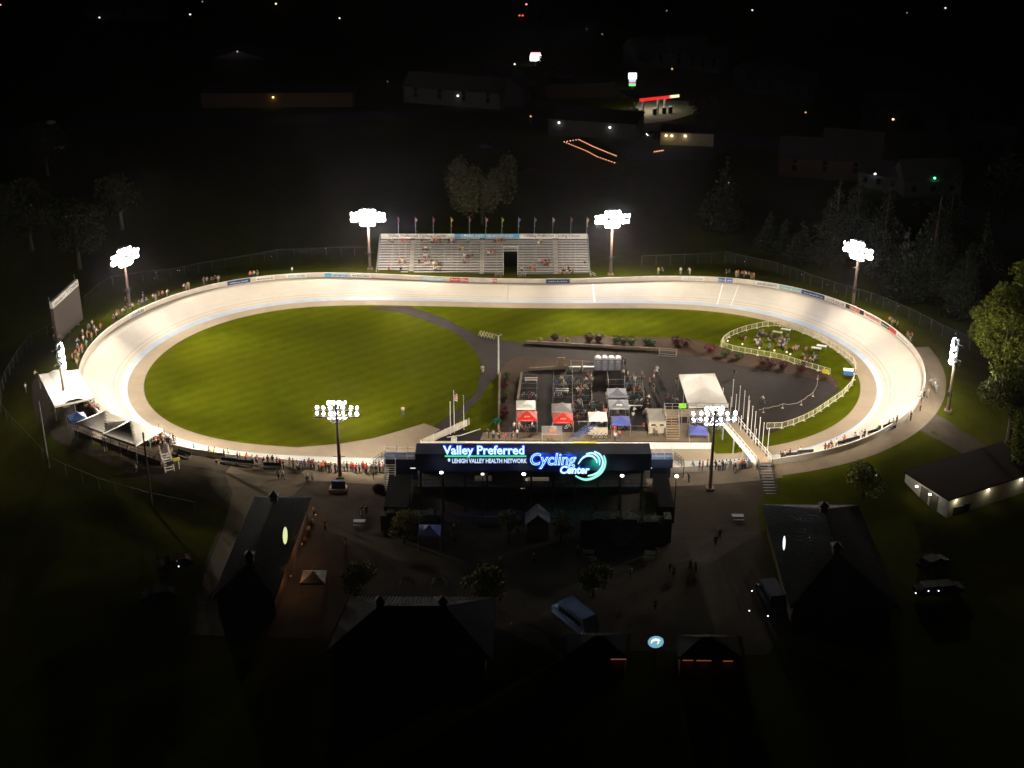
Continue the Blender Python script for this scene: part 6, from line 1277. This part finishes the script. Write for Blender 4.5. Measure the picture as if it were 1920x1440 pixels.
# plaza furniture
for k, (u, v) in enumerate(((1133, 1022), (1168, 1022), (1203, 1022), (1383, 975), (674, 985))):
    p = PT(u, v); t = empty('picnic_table', p); tag(t, ['picnic table in front of the tall hedge, left of three', 'picnic table in front of the tall hedge, middle of three', 'picnic table in front of the tall hedge, right of three', 'dark picnic table on the right plaza', 'picnic tables end by the left hedge'][k], 'picnic table', 'picnic tables on the plaza')
    b = MB(); b.box((0, 0, .74), (1.6, .8, .05)); b.build('tabletop', M['plastic'], t)
    for s in (-.7, .7): b = MB(); b.box((0, s, .45), (1.6, .28, .05)); b.build('bench', M['plastic'], t)
    for x in (-.6, .6): b = MB(); b.bar((x, -.6, 0), (x, 0, .72), .04); b.bar((x, .6, 0), (x, 0, .72), .04); b.build('leg', M['dsteel'], t)
for k, (u, v) in enumerate(((1103, 1041), (1104, 1053), (1219, 1043), (1217, 1054))):
    p = PT(u, v); b = MB(); b.box((0, 0, .55), (1.5, .06, .55)); t = b.build('barrier_board', mat('pale_yellow_board', (.50, .62, .38), .6), loc=p, rz=R(-5)); t['kind'] = 'thing'; tag(t, ['pale yellow barrier board, upper of the left pair on the plaza', 'pale yellow barrier board, lower of the left pair on the plaza', 'pale yellow barrier board, upper of the right pair on the plaza', 'pale yellow barrier board, lower of the right pair on the plaza'][k], 'barrier', 'barrier boards on the plaza')
    b = MB(); [b.box((x, 0, .3), (.08, .5, .08)) for x in (-.6, .6)]; b.build('foot', M['blue'], t)
p = PT(635, 920); t = empty('planter_box', p); tag(t, 'dark panel box on a pale plinth at the foot of the left front mast', 'cabinet'); b = MB(); b.box((0, 0, .3), (2.6, 1.6, .5)); b.build('plinth', M['wstone'], t); b = MB(); b.box((0, .1, 1.05), (2.0, .25, 1.0)); b.build('panel', M['vnavy'], t)
for k, (u, v) in enumerate(((763, 1106), (823, 1106))):
    p = PT(u, v); t = empty('garden_arch', p); tag(t, 'round arched frame behind the bottom centre roof, ' + ('left' if k == 0 else 'right') + ' of two', 'arch'); b = MB(); b.chain([(1.0*math.cos(g), 0, .4+1.1*math.sin(g)) for g in [math.pi*i/10 for i in range(11)]], .06); b.chain([(1.0*math.cos(g), .7, .4+1.1*math.sin(g)) for g in [math.pi*i/10 for i in range(11)]], .06); b.build('hoops', M['plastic'], t)
# barrels along near walls: dark benches with people
for k, (u, v, r_) in enumerate(((345, 858, -30), (430, 872, -10), (460, 876, -8), (510, 881, -6), (1585, 838, 22), (1600, 833, 25), (1640, 818, 30), (1668, 806, 35), (1480, 862, 6), (1510, 857, 10))):
    p = PT(u, v, .05); t = empty('trackside_bench', p, R(r_)); tag(t, f'dark trackside bench by the outer wall, {ORD[k]} from the judging steps', 'bench', 'trackside benches'); b = MB(); b.box((0, 0, .45), (2.6, .5, .08)); b.build('seat', M['dark'], t); b = MB(); b.box((0, .25, .8), (2.6, .07, .5)); b.build('backrest', M['dark'], t)
    for x in (-1.1, 1.1): b = MB(); b.box((x, 0, .22), (.08, .45, .44)); b.build('leg', M['dsteel'], t)
# grey cover fence on the near right
# ---------------------------------------------------------------- beyond the track: fuel station, houses, lamps
FS = PZ(1228, 216, 0)
a = PZ(1190, 190, 5.0); c = PZ(1275, 181, 5.0); e = (c-a); L = e.length; rz = math.atan2(e.y, e.x); t = empty('fuel_canopy', Vector((a.x, a.y, 0)), rz); tag(t, 'fuel station canopy with a glowing red edge and lit pump islands', 'fuel station')
D_ = 11
b = MB(); b.box((L/2, D_/2, 5.2), (L, D_, .9)); b.build('canopy', M['dark'], t); b = MB(); b.box((L/2-.8, -.06, 5.2), (L-1.6-3, .1, .9)); b.build('red_fascia', glow('red_fascia_glow', (1, .035, .03), .85), t); b = MB(); b.box((L-1.9, -.06, 5.25), (3.2, .1, .8)); b.build('lit_logo_panel', glow('cream_panel_glow', (1, .85, .5), 1.3), t); b = MB(); b.box((L/2, D_/2, 4.72), (L*.9, D_*.6, .05)); b.build('canopy_light', glow('canopy_white', (1, .95, .85), 2.0), t)
for fx in (.08, .27, .60, .75):
    b = MB(); b.box((L*fx, 2.2, 2.4), (.5, .4, 4.8)); b.build('column', M['white'], t)
for fx in (.14, .45, .66, .80):
    b = MB(); b.box((L*fx+.9, 1.6, .85), (1.0, .7, 1.7)); pm = b.build('fuel_pump', M['dark'], t); b = MB(); b.box((L*fx+.9, 1.6, 1.85), (1.1, .8, .3)); b.build('pump_top', M['white'], pm)
ld = bpy.data.lights.new('canopy_area', 'AREA'); ld.shape = 'RECTANGLE'; ld.size = L*.85; ld.size_y = D_*.6; ld.energy = 160; ld.color = (1, .92, .72); lo = bpy.data.objects.new('canopy_area', ld); C.objects.link(lo); lo.location = Matrix.Rotation(rz, 4, 'Z') @ Vector((L/2, D_/2, 4.6)) + Vector((a.x, a.y, 0))
drape('forecourt', [(1185, 212), (1210, 232), (1260, 226), (1320, 208), (1290, 190), (1200, 185)], mat('forecourt_concrete', (.30, .27, .18), .9), .07, True)
p = PZ(1185, 172, 0); t = empty('price_sign', p); tag(t, 'tall lit pylon sign in white, blue, red and green beside the fuel station', 'sign')
zt = PD(1185, 137, p.y).z; zz = PD(1185, 161, p.y).z
b = MB(); b.bar((0, 0, 0), (0, 0, zz), .2); b.build('pole', M['steel'], t); hh_ = (zt - zz)
for f0, f1, g in ((.55, 1, glow('pylon_white', (.95, .97, 1), 3)), (.34, .52, glow('pylon_blue', (.25, .5, 1), 2)), (.18, .32, glow('pylon_red', (.9, .1, .25), 1.2)), (.0, .15, glow('pylon_green', (.15, 1, .25), 1.5))):
    b = MB(); b.box((0, 0, zz + hh_*(f0+f1)/2), (2.5 if f0 > .5 else 2.0, .5, hh_*(f1-f0))); b.build('lit_panel', g, t)
p = PZ(1004, 128, 0); t = empty('shop_sign', p); tag(t, 'bright white and pink lit sign left of the fuel station', 'sign'); zz = PD(1004, 115, p.y).z
b = MB(); b.bar((0, 0, 0), (0, 0, zz), .2); b.build('pole', M['steel'], t); b = MB(); b.box((0, 0, zz+1.1), (3.6, .4, 1.9)); b.build('lit_panel', glow('pylon_white', (.95, .97, 1), 3), t); b = MB(); b.box((0, 0, zz+2.5), (3.2, .4, .7)); b.build('lit_panel', glow('pink_panel', (1, .4, .45), 2), t)
def house(u, v, w_, d_, h, rf, rz, label, wm='hwall', lamp=None, win=3, flat=False, lampc=(1, .8, .5), e=8, name='house'):
    p = PZ(u, v, 0); t = empty(name, p, R(rz)); tag(t, label, 'house' if name == 'house' else 'building')
    b = MB(); b.box((0, 0, h/2), (w_, d_, h))
    if not flat:
        for s in (-1, 1): b.tri((s*w_/2, -d_/2, h), (s*w_/2, d_/2, h), (s*w_/2, 0, h+rf))
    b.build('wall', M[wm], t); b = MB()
    if flat: b.box((0, 0, h+.15), (w_+.5, d_+.5, .3))
    else:
        for s in (-1, 1): b.quad((-w_/2-.4, s*(d_/2+.5), h-.25), (w_/2+.4, s*(d_/2+.5), h-.25), (w_/2+.4, 0, h+rf+.05), (-w_/2-.4, 0, h+rf+.05))
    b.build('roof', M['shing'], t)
    for k in range(win):
        x = -w_/2 + w_*(k+.5)/win; b = MB(); b.box((x, -d_/2-.03, h*.5), (1.1, .1, 1.4)); b.build('window', M['glass'], t)
        if h > 4.5: b = MB(); b.box((x, -d_/2-.03, h*.82), (1.0, .1, 1.1)); b.build('window', M['glass'], t)
    for (lx, ly, lz) in (lamp or []):
        b = MB(); b.ball((lx, ly-.1, lz), .3, .8, 8, 5); b.build('wall_lamp', glow('wl_%s' % (str(lampc)), lampc, 5), t)
        ld = bpy.data.lights.new('house_light', 'POINT'); ld.energy = e*.6; ld.color = lampc; ld.shadow_soft_size = .2; lo = bpy.data.objects.new('house_light', ld); C.objects.link(lo); lo.location = Matrix.Rotation(R(rz), 4, 'Z') @ Vector((lx, ly-.8, lz-.3)) + p
    return t
house(455, 122, 15, 10, 3.2, 2.5, 90, 'pale gable end lit by one lamp on the far left', lamp=[(0, 0, 0)], win=0) if False else None
t = house(454, 120, 12, 17, 3.0, 2.8, 90, 'pale barn with its gable end softly lit by one lamp', win=0, name='barn')
p = PZ(454, 120, 0); ld = bpy.data.lights.new('gable_light', 'POINT'); ld.energy = 14; ld.color = (1, .88, .7); lo = bpy.data.objects.new('gable_light', ld); C.objects.link(lo); lo.location = (p.x, p.y-8, 5.8)
b = MB(); b.ball((0, 0, 0), .25, 1, 8, 5); tag(b.build('barn_lamp', glow('barn_glow', (1, .9, .8), .6), loc=(p.x, p.y-6.4, 5.4)), 'small lamp at the peak of the pale barn', 'lamp')
house(525, 192, 44, 12, 4.0, 0, 1, 'long low grey shed with a warm yellow lamp on its front', 'brick', lamp=[(-1, -6, 3.0), ], lampc=(1, .62, .2), e=40, flat=True, win=0, name='shed')
house(860, 190, 30, 12, 5, 3, -18, 'pale building with two wall lamps left of the fuel station', lamp=[(2, -6, 3.2)], lampc=(.95, 1, .85), e=14, win=4, name='building'); house(960, 190, 12, 9, 5, 4, 80, 'pale gabled house beside the building with wall lamps')
house(990, 165, 26, 12, 5, 0, 5, 'flat roofed dim building below the pink topped sign', flat=True, win=0, name='building')
house(1118, 246, 24, 14, 4.2, 0, -14, 'large flat dark roofed building with two white wall lamps by the fuel station', lamp=[(-9, -7, 3.6), (5, -7, 3.2)], lampc=(.95, 1, .92), e=45, flat=True, win=0, name='store_building')
house(1288, 266, 14, 8, 3.4, 0, -8, 'cream fronted shop with warm lamps right of the lit cars', 'cream', lamp=[(-5.5, -4, 2.6), (-4, -4, 2.6), (-.5, -4, 2.7)], lampc=(1, .78, .38), e=22, flat=True, win=0, name='shop')
house(1085, 176, 20, 10, 4.0, 0, 8, 'flat roofed station shop behind the fuel canopy', 'brick', flat=True, win=0, name='station_shop')
hs = [(1210, 118, 12, 9, 5, 3.5, 20), (1240, 124, 10, 8, 5, 3, -10), (1285, 125, 13, 9, 6, 4, 15), (1325, 130, 11, 9, 5, 3, -25), (1420, 160, 12, 9, 5, 3, 30), (1440, 172, 14, 9, 5, 3, -5), (1500, 190, 9, 8, 6, 3, -20), (1545, 325, 22, 10, 5, 4, -12), (1595, 325, 14, 11, 6, 5, -20), (1670, 235, 16, 10, 6, 3.5, -10), (1825, 245, 12, 9, 6, 4, -30), (1845, 280, 15, 10, 4, 3, -30), (240, 30, 30, 12, 4, 2, 3), (1655, 345, 10, 8, 3.5, 2.5, -30), (1735, 358, 14, 9, 4, 4, 5)]
hl = ['pale house behind the pylon sign, left of its row', 'small pale house behind the pylon sign', 'tall pale gabled house in the row behind the fuel station', 'last pale house of the row behind the fuel station', 'dim house with white gutter line on the right', 'dim wide house below the one with the gutter line', 'tall narrow pale house by an orange street light', 'long brown house with white porch', 'brown gabled house right of the white porch', 'dim house with one warm lit window', 'pale gable at the far right edge', 'pale low wing at the far right edge', 'dim hall with lit windows at the top left', 'small garage with a bright white lamp', 'house with its gable lit green']
for k, a_ in enumerate(hs):
    lamp = None; lc = (1, .8, .5); e_ = 10
    if k == 13: lamp = [(-1, -4, 3.4)]; lc = (.95, 1, .8); e_ = 14
    if k == 14: lamp = [(0, -4.6, 4.6)]; lc = (.1, 1, .35); e_ = 22
    if k == 9: lamp = [(0, -5, 3)]; lc = (1, .55, .3); e_ = 1.5
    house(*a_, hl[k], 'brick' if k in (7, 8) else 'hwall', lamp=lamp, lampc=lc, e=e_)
# street lights and scattered lights
sl = [(965, 126, 125, (1, .95, .8), 4, 'cool'), (797, 170, 137, (1, .95, .8), 3, 'pole'), (597, 196, 170, (1, .6, .5), 2.5, 'red tinged'), (995, 232, 218, (1, .5, .18), 3, 'orange'), (1260, 135, 130.5, (1, .5, .2), 3, 'orange'), (1510, 217, 213, (1, .5, .2), 3, 'orange'), (518, 18, 7, (1, .8, .4), 5, 'yellow'), (187, 38, 33, (.9, .95, 1), 3, 'white'), (357, 33, 27, (1, .95, .9), 4, 'white'), (637, 40, 34, (1, 1, 1), 3, 'white'), (1410, 28, 19, (1, 1, .95), 3, 'white'), (1772, 20, 15, (.9, 1, 1), 3, 'white'), (987, 15, 8, (1, .3, .25), 5, 'red'), (974, 36, 29, (1, .1, .08), 4, 'red'), (980, 36, 29, (1, .1, .08), 4, 'red'), (1129, 70, 64, (1, 1, .9), 1, 'faint white'), (2, 18, 9, (1, .4, .3), 4, 'red'), (727, 160, 153, (1, .9, .8), 1, 'faint white'), (1722, 315, 313, (1, 1, 1), 3, 'white'), (1366, 350, 344, (1, .9, .8), 1, 'faint warm'), (380, 8, 3, (1, 1, 1), 1, 'faint white'), (1700, 30, 24, (1, 1, 1), .8, 'faint white'), (1100, 60, 54, (1, .8, .6), .8, 'faint warm'), (1250, 25, 20, (1, 1, 1), .8, 'faint white'), (280, 22, 15, (.9, .95, 1), 1, 'pale')]
for k, (u, v, vt, col, s_, nm) in enumerate(sl):
    p = PZ(u, v, 0); z = PD(u, vt, p.y).z; z = max(z, 1.0); r = .16 * (p.y/300) * (1.4 if s_ >= 3 else 1)
    t = empty('street_lamp', p); tag(t, f'distant {nm} street lamp, {ORD[k]} in the dark town', 'street lamp', 'distant street lamps'); b = MB(); b.bar((0, 0, 0), (0, 0, z-.1), .09, .06, k=5); b.build('post', M['dsteel'], t); b = MB(); b.ball((0, 0, z), r*.95, .8, 8, 5); b.build('lamp_head', glow('far_%d' % k, col, s_*.42), t)
# festoon lights
def festoon(px, n, label):
    P = [PZ(u, v, .6) for u, v in px]; S = [0]
    for a, c in zip(P, P[1:]): S.append(S[-1] + (c-a).length)
    t = empty('string_lights', P[0]); tag(t, label, 'string lights'); w_ = MB()
    pts = []
    for k in range(n):
        s = S[-1]*k/(n-1) - 1e-6; s = max(0, s); i = max(j for j in range(len(S)-1) if S[j] <= s); q = P[i].lerp(P[i+1], (s-S[i])/(S[i+1]-S[i])) - P[0]; pts.append(q)
    w_.chain(pts, .03, k=3); w_.build('cable', M['black'], t); b = MB()
    for q in pts: b.ball(q, .16, 1, 6, 4)
    b.build('bulbs', glow('festoon_bulb', (1, .42, .22), 1.8), t)['kind'] = 'stuff'
festoon([(1058, 266), (1085, 261.5), (1115, 276), (1155, 292)], 25, 'red orange string lights forming the upper outline of a long lot')
festoon([(1058, 266), (1080, 275), (1100, 283), (1120, 294), (1152, 305)], 22, 'red orange string lights forming the lower outline of a long lot')
festoon([(1227, 284.5), (1243, 282)], 6, 'short white string of five lights below the cream shop')
for u, v in ((96, 241), (111, 288)):
    p = PZ(u, v, 0); t = empty('umbrella', p); tag(t, 'faint pale umbrella in the dark left field, ' + ('upper' if u < 100 else 'lower') + ' one', 'umbrella'); b = MB(); b.ball((0, 0, 1.6), 1.5, .5, 10, 5, z0=0); b.build('canopy', M['white'], t); b = MB(); b.bar((0, 0, 0), (0, 0, 2.2), .04); b.build('pole', M['steel'], t)
# ---------------------------------------------------------------- haze volume added for a halo around the lamps
b = MB(); b.box((0, 330, 52), (900, 900, 106))
HZ = b.build('haze', []); HZ['kind'] = 'stuff'; HZ['label'] = 'thin added haze volume that gives the floodlights a halo'
hm = bpy.data.materials.new('halo_haze'); hm.use_nodes = True; t = hm.node_tree; t.nodes.remove(t.nodes['Principled BSDF'])
pv = t.nodes.new('ShaderNodeVolumePrincipled'); pv.inputs['Density'].default_value = HAZE; pv.inputs["Anisotropy"].default_value = 0.88; pv.inputs['Color'].default_value = (.95, .9, 1, 1)
t.links.new(pv.outputs[0], t.nodes['Material Output'].inputs['Volume']); HZ.data.materials.append(hm)
print('PEOPLE', NPEOPLE[0], 'OBJECTS', len(C.objects))
